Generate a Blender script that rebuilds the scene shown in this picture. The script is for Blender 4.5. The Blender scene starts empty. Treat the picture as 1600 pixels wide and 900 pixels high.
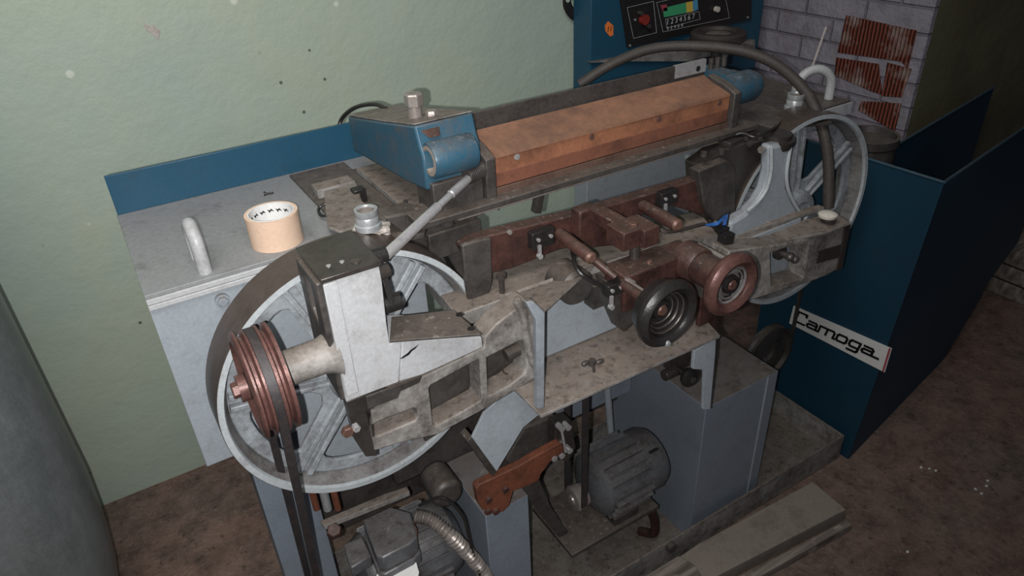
import bpy, bmesh, math, random
from mathutils import Vector, Matrix
random.seed(7)
PI = math.pi
V = Vector
scn = bpy.context.scene
COL = scn.collection

# ------------------------------------------------------------------ camera
YAW, PITCH, ROLL, FPX, HCAM = 0.52755, 0.54959, 0.05035, 1119.5, 1.75
fw = V((math.sin(YAW)*math.cos(PITCH), math.cos(YAW)*math.cos(PITCH), -math.sin(PITCH)))
rt = V((math.cos(YAW), -math.sin(YAW), 0)); dn = fw.cross(rt)
cr, sr = math.cos(ROLL), math.sin(ROLL)
rt, dn = cr*rt + sr*dn, -sr*rt + cr*dn
CAM = V((0, 0, HCAM))
cd = bpy.data.cameras.new('camera'); cd.sensor_width = 36; cd.lens = FPX/1600*36; cd.clip_start = .02
cam = bpy.data.objects.new('camera', cd); COL.objects.link(cam)
m = Matrix((rt, -dn, -fw)).transposed().to_4x4(); m.translation = CAM
cam.matrix_world = m; scn.camera = cam
scn.view_settings.view_transform = 'Standard'; scn.view_settings.look = 'None'
scn.view_settings.gamma = 1; scn.view_settings.exposure = 0.3

def at(px, py, ax, val):
    """point of the room seen at a photograph pixel, on the plane ax = val"""
    d = rt*(px-800) + dn*(py-450) + fw*FPX
    k = 'XYZ'.index(ax)
    return CAM + d*((val-CAM[k])/d[k])

# ------------------------------------------------------------------ light
w = bpy.data.worlds.new('world'); scn.world = w; w.use_nodes = True
w.node_tree.nodes['Background'].inputs[0].default_value = (.55, .62, .8, 1)
w.node_tree.nodes['Background'].inputs[1].default_value = .05
def aim(o, target):
    o.rotation_euler = (V(target)-o.location).to_track_quat('-Z', 'Y').to_euler()
def spot(name, loc, target, power, size, blend, rad, col):
    l = bpy.data.lights.new(name, 'SPOT'); l.energy = power; l.spot_size = size; l.spot_blend = blend
    l.shadow_soft_size = rad; l.color = col
    o = bpy.data.objects.new(name, l); COL.objects.link(o); o.location = loc; aim(o, target); return o
spot('phone_flash', CAM - rt*.030 + dn*.012, (.42, 1.5, 1.05), 60, math.radians(104), 1.0, .004, (1.0, .985, .98))
al = bpy.data.lights.new('wall_fill_light', 'AREA'); al.energy = 30; al.size = 1.3; al.color = (1, .98, .95)  # added overhead fill that lifts the wall beyond the flash; no known lamp
ao = bpy.data.objects.new('wall_fill_light', al); COL.objects.link(ao); ao.location = (-.25, .35, 3.1); aim(ao, (.45, 2.0, 1.2))

# ------------------------------------------------------------------ materials
def C(h):
    h = h.lstrip('#'); f = lambda c: (c/12.92 if c <= .04045 else ((c+.055)/1.055)**2.4)
    return tuple(f(int(h[i:i+2], 16)/255) for i in (0, 2, 4)) + (1,)
class N:
    def __init__(s, name):
        s.m = bpy.data.materials.new(name); s.m.use_nodes = True; s.t = s.m.node_tree
        s.b = s.t.nodes['Principled BSDF']; s.co = s.t.nodes.new('ShaderNodeTexCoord').outputs['Object']
    def n(s, ty, **k):
        o = s.t.nodes.new(ty)
        for a, v in k.items(): setattr(o, a, v)
        return o
    def l(s, a, b): s.t.links.new(a, b)
    def noise(s, scale, detail=6, rough=.6, co=None, dist=0):
        o = s.n('ShaderNodeTexNoise'); o.inputs['Scale'].default_value = scale; o.inputs['Detail'].default_value = detail
        o.inputs['Roughness'].default_value = rough; o.inputs['Distortion'].default_value = dist
        s.l(co or s.co, o.inputs['Vector']); return o.outputs['Fac']
    def ramp(s, f, a, b, lo=0, hi=1):
        o = s.n('ShaderNodeMapRange'); o.clamp = True
        for i, v in enumerate((a, b, lo, hi)): o.inputs[1+i].default_value = v
        s.l(f, o.inputs[0]); return o.outputs[0]
    def mix(s, f, a, b):
        o = s.n('ShaderNodeMix', data_type='RGBA')
        if isinstance(f, float): o.inputs[0].default_value = f
        else: s.l(f, o.inputs[0])
        for i, c in ((6, a), (7, b)):
            if isinstance(c, tuple): o.inputs[i].default_value = c
            else: s.l(c, o.inputs[i])
        return o.outputs[2]
    def math(s, op, a, b=None):
        o = s.n('ShaderNodeMath', operation=op)
        for i, c in ((0, a), (1, b)):
            if c is None: continue
            if isinstance(c, (int, float)): o.inputs[i].default_value = c
            else: s.l(c, o.inputs[i])
        return o.outputs[0]
    def up(s):
        g = s.n('ShaderNodeNewGeometry'); x = s.n('ShaderNodeSeparateXYZ'); s.l(g.outputs['Normal'], x.inputs[0]); return x.outputs[2]
    def bump(s, f, st, d=.002):
        o = s.n('ShaderNodeBump'); o.inputs['Strength'].default_value = st; o.inputs['Distance'].default_value = d
        s.l(f, o.inputs['Height']); s.l(o.outputs[0], s.b.inputs['Normal'])
    def out(s, col, rough=.5, metal=0., spec=.4):
        if isinstance(col, tuple): s.b.inputs['Base Color'].default_value = col
        else: s.l(col, s.b.inputs['Base Color'])
        s.b.inputs['Roughness'].default_value = rough; s.b.inputs['Metallic'].default_value = metal
        s.b.inputs['Specular IOR Level'].default_value = spec
        return s.m
def dirty(name, base, dirt='4a403a', amt=.5, scale=9, rough=.55, metal=0., dust=0., spots=0., dustcol='6b6057', bump=.25, streak=False):
    s = N(name)
    co = s.co
    if streak:
        mp = s.n('ShaderNodeMapping'); mp.inputs['Scale'].default_value = (1, 1, .25); s.l(s.co, mp.inputs[0]); co = mp.outputs[0]
    a = s.noise(scale, 9, .72, co, .15); b = s.noise(scale*5.3, 5, .7)
    f = s.math('ADD', s.math('MULTIPLY', a, .75), s.math('MULTIPLY', b, .25))
    fac = s.ramp(f, .62-.3*amt, .80-.24*amt, 0, min(1, .35+amt*.75))
    c = s.mix(fac, C(base), C(dirt))
    if spots:
        sp = s.ramp(s.noise(scale*4, 7, .8, None, .3), .70-.03*spots, .76-.03*spots, 0, .6)
        c = s.mix(sp, c, C('342c28'))
    g = s.ramp(s.noise(150, 5, .75), .3, .7, 0, .32); c = s.mix(g, c, C(dirt))
    if dust:
        u = s.ramp(s.up(), .35, .95, 0, 1)
        du = s.math('MULTIPLY', u, s.ramp(s.noise(scale*2.2, 8, .7), .2, .62, dust*.45, dust))
        c = s.mix(du, c, C(dustcol))
        c = s.mix(s.math('MULTIPLY', s.ramp(s.noise(scale*3.1, 7, .75, None, .3), .50, .66, 0, .75), s.math('ADD', s.math('MULTIPLY', u, .8), .2)), c, C('3d3530'))
        c = s.mix(s.math('MULTIPLY', u, s.ramp(s.noise(scale*4.3, 8, .8, None, .3), .56, .68, 0, .6)), c, C('a39b92'))
    s.bump(b, bump)
    return s.out(c, rough, metal)
M = {}
M['grey']  = dirty('worn grey enamel', '8d959c', '4d4643', .34, 8, .45, dust=.9, spots=.6)
M['greyp'] = dirty('pale grey enamel', '9aa3aa', '6a6664', .12, 8, .42, dust=.35, spots=.3)
M['top']   = dirty('scuffed grey sheet top', '888a8b', '3f3a38', .30, 12, .5, spots=1.1)
M['white'] = dirty('off white enamel', 'b4b6b8', '645e5a', .36, 10, .4, spots=.4)
M['cast']  = dirty('grimy grey casting', '9c9994', '3f3631', .72, 16, .55, dust=.8)
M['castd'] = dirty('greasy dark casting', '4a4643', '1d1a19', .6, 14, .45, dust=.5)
M['wheel'] = dirty('grey wheel paint', 'a2a9ae', '444040', .6, 18, .45)
M['inner'] = dirty('grimy grey brown wheel inside', '8a8988', '403935', .66, 18, .5)
M['rimf']  = dirty('worn wheel rim paint', 'b2b9bc', '5a5653', .32, 24, .45)
M['tire']  = dirty('brown greasy wheel rim', '5d524c', '3a312a', .5, 12, .32, metal=.35, streak=False)
M['sheet'] = dirty('dusty grey sheet', '8f8d8a', '453c36', .62, 16, .6, dust=1., dustcol='756a61')
M['panel'] = dirty('blue grey panel', '7e8893', '5c5d60', .12, 5, .5, dust=.95)
M['rust']  = dirty('rusty red brown casting', '5c3d37', '2c201d', .8, 16, .42, metal=.15, dust=.25)
M['rusto'] = dirty('orange rust steel', '74432f', '33221c', .6, 18, .6)
M['redw']  = dirty('bare red brown handwheel steel', '71504a', '3a2925', .6, 22, .35, metal=.3)
M['steel'] = dirty('dull dark steel', '57524f', '24201e', .5, 25, .38, metal=.4, dust=.3)
M['oilst'] = dirty('oily dark plate steel', '4c4743', '1a1715', .5, 8, .3, metal=.4)
M['brushed'] = dirty('worn brushed steel', '9a928c', '4d443e', .4, 18, .33, metal=.4)
M['chrome']= dirty('bright steel', 'c2c1c2', '6a6462', .3, 60, .2, metal=.55, bump=.05)
M['alu']   = dirty('turned aluminium', 'b4b8ba', '6f6f6e', .3, 60, .3, metal=.45)
M['blue']  = dirty('petrol blue enamel', '1d4c64', '2b3a44', .3, 12, .4, spots=.4)
M['bluew'] = dirty('worn petrol blue enamel', '1f5066', '5a5148', .42, 16, .4, dust=.3)
M['blued'] = dirty('petrol blue cover sheet', '163c50', '1f2c36', .35, 3, .5, spots=.2)
M['black'] = dirty('black plastic', '1d1c1c', '3a3634', .3, 40, .3)
M['rubber']= dirty('dusty black rubber', '35312f', '5b524b', .4, 30, .6)
M['belt']  = dirty('black belt rubber', '29272a', '453c38', .5, 40, .5)
M['orange']= dirty('orange brown worn roller cover', '9c694e', '54392e', .55, 9, .45)
M['orange2']= dirty('orange brown roller cover with grime', '946b54', '57463d', .7, 6, .5)
M['orange3']= dirty('dark brown greasy roller strip', '7d5140', '46322a', .6, 10, .45)
M['lip'] = dirty('brown steel lip', '6b554b', '3a2d28', .5, 16, .4, metal=.2)
M['motor'] = dirty('grey motor enamel', '66696d', '36322f', .5, 14, .4, metal=.2, dust=.35)
M['tape']  = dirty('beige masking tape', 'd9bda6', 'b08f74', .05, 8, .6)
M['paper'] = dirty('white card', 'dcdcda', 'a8a5a0', .1, 20, .7)
M['scrap'] = dirty('crumpled pale tape', 'b9b2ab', '766d66', .4, 40, .6)
M['woodp'] = dirty('dusty pale wood', '8f857b', '5a5048', .4, 12, .8, spots=.4)
M['redb']  = dirty('red painted bolt', '8c2f2a', '46211d', .3, 40, .45)
M['wire']  = dirty('blue wire sheath', '2f62a8', '1f3f6b', .1, 40, .4)
M['cream'] = dirty('cream knob', 'cfc9bd', '8d857a', .2, 40, .4)
M['copper']= dirty('copper coloured screw', '6d5247', '40302b', .4, 60, .42, metal=.3)
M['gas']   = dirty('grey enamel with painted gleams', '666c6c', '949a9b', .5, 5, .33, metal=.2, streak=True)  # paler upright streaks put reflections on the curved side into the colour
M['grn']=N('green print').out(C('3f9a6c'),.5); M['yel']=N('yellow print').out(C('cfae4a'),.5)
M['blp']=N('pale blue print').out(C('4f8fb0'),.5); M['rdp']=N('red print').out(C('9c4550'),.5)
M['ora']=N('orange sticker').out(C('e0793a'),.5); M['ink']=N('black ink').out(C('15171b'),.5)
M['wht']=N('white print').out(C('b9bcc0'),.5)

def wall_green():
    s = N('green oil painted plaster')
    big = s.noise(1.3, 4, .6); mid = s.noise(6, 6, .6); fine = s.noise(60, 3, .6)
    mp = s.n('ShaderNodeMapping'); mp.inputs['Scale'].default_value = (2.6, 1, .3); s.l(s.co, mp.inputs[0])
    drip = s.noise(.9, 3, .5, mp.outputs[0])
    c = s.mix(s.ramp(big, .35, .7), C('a9b4a2'), C('9fb0a8'))
    c = s.mix(s.ramp(drip, .54, .72, 0, .55), c, C('9c9c74'))
    c = s.mix(s.ramp(mid, .55, .8, 0, .4), c, C('b4b9a2'))
    vo = s.n('ShaderNodeTexVoronoi'); vo.inputs['Scale'].default_value = 7; vo.inputs['Randomness'].default_value = 1
    mp2 = s.n('ShaderNodeMapping'); s.l(s.co, mp2.inputs[0]); mp2.inputs['Scale'].default_value = (1, .05, 1)
    s.l(mp2.outputs[0], vo.inputs['Vector'])
    sp = s.math('MULTIPLY', s.ramp(vo.outputs['Distance'], .05, .08, 1, 0), s.ramp(mid, .44, .48, 0, .75))
    c = s.mix(sp, c, C('d3d8cc'))
    vo2 = s.n('ShaderNodeTexVoronoi'); vo2.inputs['Scale'].default_value = 17; s.l(s.co, vo2.inputs['Vector'])
    sp2 = s.math('MULTIPLY', s.ramp(vo2.outputs['Distance'], .07, .10, 1, 0), s.ramp(s.noise(3.5, 3, .5), .56, .6, 0, .8))
    c = s.mix(sp2, c, C('3c4033'))
    s.bump(s.math('ADD', s.math('MULTIPLY', mid, 1.), s.math('MULTIPLY', fine, .15)), .6, .012)
    return s.out(c, .55, 0, .3)
M['wallg'] = wall_green()
def concrete():
    s = N('dirty brown concrete')
    a = s.noise(2.2, 8, .65); b = s.noise(11, 8, .75, None, .05); f = s.noise(45, 8, .8)
    c = s.mix(s.ramp(a, .35, .68), C('8a7a6f'), C('93766a'))
    c = s.mix(s.ramp(b, .42, .68, 0, .8), c, C('4a3f3a'))
    c = s.mix(s.ramp(f, .54, .62, 0, .5), c, C('a3958a'))
    c = s.mix(s.ramp(s.noise(30, 8, .8), .56, .64, 0, .75), c, C('3a302b'))
    s.bump(s.math('ADD', b, s.math('MULTIPLY', f, .4)), .9, .02)
    return s.out(c, .85, 0, .2)
M['floor'] = concrete()
def olive():
    s = N('dark olive plaster'); a = s.noise(2.5, 6, .6)
    c = s.mix(s.ramp(a, .35, .7), C('6c6a52'), C('57503f')); s.bump(s.noise(20), .5, .006); return s.out(c, .8, 0, .2)
M['olive'] = olive()
def brick(name, c1, c2, mort, w, h, axis):
    s = N(name); x = s.n('ShaderNodeSeparateXYZ'); s.l(s.co, x.inputs[0]); cb = s.n('ShaderNodeCombineXYZ')
    s.l(x.outputs[axis], cb.inputs[0]); s.l(x.outputs[2], cb.inputs[1])
    br = s.n('ShaderNodeTexBrick'); s.l(cb.outputs[0], br.inputs['Vector'])
    br.inputs['Color1'].default_value = C(c1); br.inputs['Color2'].default_value = C(c2); br.inputs['Mortar'].default_value = C(mort)
    br.inputs['Scale'].default_value = 1; br.inputs['Brick Width'].default_value = w; br.inputs['Row Height'].default_value = h
    br.inputs['Mortar Size'].default_value = .006; br.inputs['Mortar Smooth'].default_value = .4
    c = s.mix(s.ramp(s.noise(14, 6), .45, .75, 0, .6), br.outputs['Color'], C('6b6464'))
    s.bump(s.math('SUBTRACT', s.noise(30), s.math('MULTIPLY', br.outputs['Fac'], 1.2)), .8, .012)
    return s.out(c, .85, 0, .2)
M['brickw'] = brick('limewashed brick', '9f9aa4', '938e99', '817c86', .25, .083, 1)
def redbrick():
    s = N('ribbed hollow red brick'); wv = s.n('ShaderNodeTexWave', bands_direction='Y'); wv.inputs['Scale'].default_value = 22
    wv.inputs['Distortion'].default_value = 1.5; wv.inputs['Detail'].default_value = 3; s.l(s.co, wv.inputs['Vector'])
    c = s.mix(s.ramp(wv.outputs['Fac'], .2, .8), C('4c2a24'), C('935142'))
    c = s.mix(s.ramp(s.noise(11, 5), .5, .7, 0, .8), c, C('b3a29b'))
    s.bump(wv.outputs['Fac'], .8, .01); return s.out(c, .85, 0, .2)
M['brickr'] = redbrick()
def wood():
    s = N('weathered plank wood'); mp = s.n('ShaderNodeMapping'); mp.inputs['Scale'].default_value = (1.5, 26, 10)
    mp.inputs['Rotation'].default_value = (0, 0, -.05); s.l(s.co, mp.inputs[0])
    g = s.noise(2, 6, .6, mp.outputs[0]); c = s.mix(s.ramp(g, .35, .65), C('9a9088'), C('5f564e'))
    c = s.mix(s.ramp(s.noise(16, 5), .6, .7, 0, .6), c, C('b5aea4'))
    s.bump(g, .6, .006); return s.out(c, .85, 0, .2)
M['wood'] = wood()

# ------------------------------------------------------------------ mesh tools
class MB:
    def __init__(s): s.b = bmesh.new()
    def box(s, x0, x1, y0, y1, z0, z1, mat=None):
        vs = [V((x, y, z)) for z in (z0, z1) for x, y in ((x0, y0), (x1, y0), (x1, y1), (x0, y1))]
        if mat is not None: vs = [mat @ v for v in vs]
        v = [s.b.verts.new(p) for p in vs]
        for f in ((3, 2, 1, 0), (4, 5, 6, 7), (0, 1, 5, 4), (1, 2, 6, 5), (2, 3, 7, 6), (3, 0, 4, 7)): s.b.faces.new([v[i] for i in f])
        return s
    def hexa(s, bot, top):
        """solid between two matching loops of points"""
        n = len(bot); a = [s.b.verts.new(p) for p in bot]; c = [s.b.verts.new(p) for p in top]
        s.b.faces.new(a[::-1]); s.b.faces.new(c)
        for i in range(n): s.b.faces.new((a[i], a[(i+1) % n], c[(i+1) % n], c[i]))
        return s
    def prism(s, pts, vec, holes=()):
        vec = V(vec); t = bmesh.new(); es = []
        for loop in [pts]+list(holes):
            vs = [t.verts.new(p) for p in loop]
            es += [t.edges.new((vs[i], vs[(i+1) % len(vs)])) for i in range(len(vs))]
        r = bmesh.ops.triangle_fill(t, use_beauty=True, use_dissolve=True, edges=es)
        fs = [f for f in t.faces]
        r = bmesh.ops.extrude_face_region(t, geom=fs)
        bmesh.ops.translate(t, verts=[g for g in r['geom'] if isinstance(g, bmesh.types.BMVert)], vec=vec)
        bmesh.ops.recalc_face_normals(t, faces=t.faces)
        me = bpy.data.meshes.new('t'); t.to_mesh(me); t.free(); s.b.from_mesh(me); bpy.data.meshes.remove(me)
        return s
    def frame(s, d):
        d = V(d).normalized(); a = V((0, 0, 1)) if abs(d.z) < .9 else V((1, 0, 0)); u = d.cross(a).normalized(); return d, u, d.cross(u)
    def lathe(s, p, d, prof, n=40, closed=False, smooth=True):
        """prof: (radius, distance along d)"""
        p = V(p); d, u, v = s.frame(d); rings = []
        for r, t in prof:
            if r < 1e-6: rings.append([s.b.verts.new(p+d*t)])
            else: rings.append([s.b.verts.new(p+d*t+(u*math.cos(2*PI*i/n)+v*math.sin(2*PI*i/n))*r) for i in range(n)])
        prs = list(zip(rings, rings[1:])) + ([(rings[-1], rings[0])] if closed else [])
        for a, c in prs:
            for i in range(n):
                j = (i+1) % n
                if len(a) == 1 and len(c) == 1: continue
                if len(a) == 1: f = s.b.faces.new((a[0], c[j], c[i]))
                elif len(c) == 1: f = s.b.faces.new((a[i], a[j], c[0]))
                else: f = s.b.faces.new((a[i], a[j], c[j], c[i]))
        return s
    def cyl(s, p, q, r, r2=None, n=24):
        p, q = V(p), V(q); L = (q-p).length; return s.lathe(p, q-p, [(0, 0), (r, 0), (r if r2 is None else r2, L), (0, L)], n)
    def hexbolt(s, p, d, r, h):
        return s.lathe(p, d, [(0, 0), (r, 0), (r, h*.85), (r*.85, h), (0, h)], 6)
    def tube(s, path, r, n=10, flat=None, up=None):
        path = [V(p) for p in path]; rings = []; prev = None
        for i, p in enumerate(path):
            t = (path[min(i+1, len(path)-1)]-path[max(i-1, 0)]).normalized()
            if prev is None:
                a = V(up) if up else (V((0, 0, 1)) if abs(t.z) < .9 else V((1, 0, 0))); u = t.cross(a).normalized()
            else: u = (prev - t*prev.dot(t)).normalized()
            if up: u = t.cross(V(up)).normalized()
            prev = u; v = t.cross(u); rr = r(i/(len(path)-1)) if callable(r) else r
            ru, rv = (rr, rr) if flat is None else (rr, flat)
            rings.append([s.b.verts.new(p+u*math.cos(2*PI*k/n)*ru+v*math.sin(2*PI*k/n)*rv) for k in range(n)])
        for a, c in zip(rings, rings[1:]):
            for k in range(n): s.b.faces.new((a[k], a[(k+1) % n], c[(k+1) % n], c[k]))
        s.b.faces.new(rings[0][::-1]); s.b.faces.new(rings[-1]); return s
    def sphere(s, p, r, sc=(1, 1, 1), seg=14):
        bmesh.ops.create_uvsphere(s.b, u_segments=seg, v_segments=seg//2+2, radius=r, matrix=Matrix.Translation(V(p)) @ Matrix.Diagonal((*sc, 1))); return s
WL = {}
def build(name, mb, mat, parent=None, label=None, cat=None, group=None, kind=None, bev=0, smooth=True, base=None):
    bm = mb.b; bmesh.ops.recalc_face_normals(bm, faces=bm.faces)
    if parent: o0 = WL[parent]
    else:
        xs = [v.co for v in bm.verts]
        o0 = V(base) if base else V(((min(p.x for p in xs)+max(p.x for p in xs))/2, (min(p.y for p in xs)+max(p.y for p in xs))/2, min(p.z for p in xs)))
        if kind == 'structure': o0 = V((0, 0, 0))
    for v in bm.verts: v.co -= o0
    me = bpy.data.meshes.new(name)
    if smooth:
        for f in bm.faces: f.smooth = True
        for e in bm.edges:
            if len(e.link_faces) == 2 and e.calc_face_angle(0) > math.radians(32): e.smooth = False
    bm.to_mesh(me); bm.free(); me.materials.append(M[mat])
    o = bpy.data.objects.new(name, me); COL.objects.link(o); WL[o] = o0
    if parent: o.parent = parent
    else: o.location = o0
    if bev:
        b = o.modifiers.new('bevel', 'BEVEL'); b.width = bev; b.segments = 2; b.limit_method = 'ANGLE'; b.angle_limit = math.radians(40)
        b.harden_normals = False
    for k, v in (('label', label), ('category', cat), ('group', group), ('kind', kind)):
        if v: o[k] = v
    return o
def thing(name, loc, label, cat, group=None):
    o = bpy.data.objects.new(name, None); COL.objects.link(o); o.location = loc; o.empty_display_size = .05
    WL[o] = V(loc); o['label'] = label; o['category'] = cat
    if group: o['group'] = group
    return o
def PX(pts, ax, val): return [at(x, y, ax, val) for x, y in pts]
def bez(pts, n=24):
    """smooth curve through points (Catmull-Rom)"""
    P = [V(p) for p in pts]; P = [P[0]*2-P[1]] + P + [P[-1]*2-P[-2]]; out = []
    for i in range(1, len(P)-2):
        for k in range(n):
            t = k/n; a, b, c, d = P[i-1:i+3]
            out.append(.5*((2*b)+(c-a)*t+(2*a-5*b+4*c-d)*t*t+(3*b-a-3*c+d)*t**3))
    return out+[P[-2]]
def text(name, body, loc, xdir, ydir, size, mat, parent, ext=.0004, shear=0, sx=1, off=0, wx=1):
    cu = bpy.data.curves.new(name, 'FONT'); cu.body = body; cu.size = size; cu.extrude = ext; cu.shear = shear; cu.space_character = sx; cu.offset = off
    t = bpy.data.objects.new(name, cu); COL.objects.link(t); bpy.context.view_layer.update()
    me = bpy.data.meshes.new_from_object(t); bpy.data.objects.remove(t)
    x = V(xdir).normalized(); y = V(ydir).normalized(); z = x.cross(y)
    mm = Matrix((x, y, z)).transposed().to_4x4(); mm.translation = V(loc)-WL[parent]
    me.transform(Matrix.Diagonal((wx, 1, 1, 1))); me.transform(mm); me.materials.clear(); me.materials.append(M[mat])
    o = bpy.data.objects.new(name, me); COL.objects.link(o); o.parent = parent; WL[o] = WL[parent]; return o

# ------------------------------------------------------------------ setting
build('floor', MB().box(-1.6, 6, -.6, 2.15, -.1, 0), 'floor', kind='structure')
build('wall_back', MB().box(-1.6, 2.35, 2.1, 2.2, 0, 3.2), 'wallg', kind='structure')
XB = 2.45
pc = at(1410, 215, 'X', XB); YB = pc.y
build('wall_partition', MB().box(XB, XB+.02, YB, 2.12, 0, 3.2), 'brickw', kind='structure')
build('wall_right', MB().box(XB+.02, 3.55, YB, YB+.12, 0, 3.2), 'olive', kind='structure')
build('wall_far', MB().box(5.9, 6, -.6, 2.6, 0, 3.2), 'olive', kind='structure')
# exposed red hollow bricks on the partition face
for (poly) in ([(1322, 24), (1432, 48), (1418, 108), (1408, 96), (1308, 82)],
               [(1306, 90), (1372, 100), (1378, 148), (1362, 143), (1304, 118)],
               [(1386, 98), (1424, 108), (1408, 152), (1378, 150)],
               [(1346, 158), (1408, 162), (1398, 204), (1388, 200), (1340, 172)]):
    build('trim_1', MB().prism(PX(poly, 'X', XB-.004), (.01, 0, 0)), 'brickr', kind='structure')
for o in [o for o in COL.objects if o.name.startswith('trim_1')]: pass
for i, o in enumerate([o for o in COL.objects if o.name.startswith('trim_1')]): o.name = 'trim_%d' % (i+1)

build('trim_5', MB().prism(PX([(224, 34), (232, 40), (240, 38), (250, 48), (247, 62), (240, 56), (234, 50), (227, 46)], 'Y', 2.1), (0, -.002, 0)), 'scrap', kind='structure')
# ------------------------------------------------------------------ SPLITTING MACHINE
SM = thing('splitting_machine', (.84, 1.15, 0), 'large grey leather splitting machine with two spoked wheels, brown roller and handwheels', 'machine')
def P(name, mb, mat, parent=None, bev=.0012, label=None, **k): return build(name, mb, mat, parent or SM, bev=bev, label=label, **k)
ZT = 1.164
# side table left: top, edge plates, front plate
tt = P('table_top', MB().box(-.012, .56, 1.15, 1.525, ZT-.007, ZT), 'top', label='scuffed grey table top at left')
P('edge_strip', MB().box(-.012, .50, 1.146, 1.156, ZT-.0165, ZT-.0075).box(-.012, .50, 1.144, 1.156, ZT-.026, ZT-.0175), 'white', tt, bev=.0008)
P('front_panel', MB().box(-.012, .47, 1.15, 1.158, .785, ZT-.026).box(-.012, -.004, 1.158, 1.5, .785, ZT-.026), 'greyp', tt, label='pale grey front panel under left table')
def u_handle(p, r, h, d, parent, mat='white'):
    p = V(p); d = V(d).normalized(); z = V((0, 0, 1)); pts = [p-d*r, p-d*r+z*(h-r)]
    pts += [p+z*(h-r)-d*r*math.cos(a*PI/12)+z*r*math.sin(a*PI/12) for a in range(1, 12)] + [p+d*r+z*(h-r), p+d*r]
    return P('lifting_handle', MB().tube(pts, .0115, 12), mat, parent, bev=0)
hl = at(335, 425, 'Z', ZT)
u_handle((.088, 1.205, ZT), .032, .075, (0, 1, 0), tt)
P('bolt', MB().cyl((.098, 1.151, 1.118), (.098, 1.143, 1.118), .012).hexbolt((.098, 1.144, 1.118), (0, -1, 0), .009, .008), 'grey', tt, bev=0)
bs = MB().box(-.01, .515, 1.518, 1.526, ZT, ZT+.082)
P('splash_guard', bs, 'blue', label='petrol blue upright guard behind left table')
# right side table
tr = P('table_top', MB().box(1.20, 1.672, 1.10, 1.50, ZT-.012, ZT), 'castd', label='grimy dark table top at right')
P('edge_strip', MB().box(1.205, 1.674, 1.094, 1.10, ZT-.034, ZT-.004), 'white', tt if False else tr, bev=.0008)
P('front_panel', MB().box(1.22, 1.50, 1.15, 1.158, .785, ZT-.034), 'greyp', tr, label='pale grey panel behind right wheel')
u_handle((1.602, 1.165, ZT), .045, .078, (.85, -.45, 0), tr)
# middle bed between the tables
P('bed_casting', MB().box(.50, 1.22, 1.43, 1.52, ZT-.06, ZT-.004).box(.45, .56, 1.06, 1.45, ZT-.05, ZT+.004).box(.33, .455, 1.165, 1.5, ZT, ZT+.006), 'castd', bev=.003)
P('mounting_plate', MB().prism([(.455, 1.42, ZT+.004), (.57, 1.40, ZT+.004), (.57, 1.1, ZT+.004), (.455, 1.1, ZT+.004)], (0, 0, .012)), 'sheet')
# front bar of the knife bed
KZ = at(850, 303, 'Y', 1.02).z
P('knife_rail', MB().hexa(PX([(628, 372), (700, 352), (1000, 278), (1152, 243)], 'Z', 1.165), PX([(628, 352), (700, 332), (1000, 258), (1152, 222)], 'Z', 1.177)) if False else
  MB().box(.42, 1.24, 1.02, 1.10, KZ, KZ+.012), 'castd', bev=.002)
P('knife_lip', MB().box(.50, 1.16, 1.035, 1.10, 1.192, 1.202), 'brushed', bev=.001, label='dirty flat steel lip under the roller')

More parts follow.
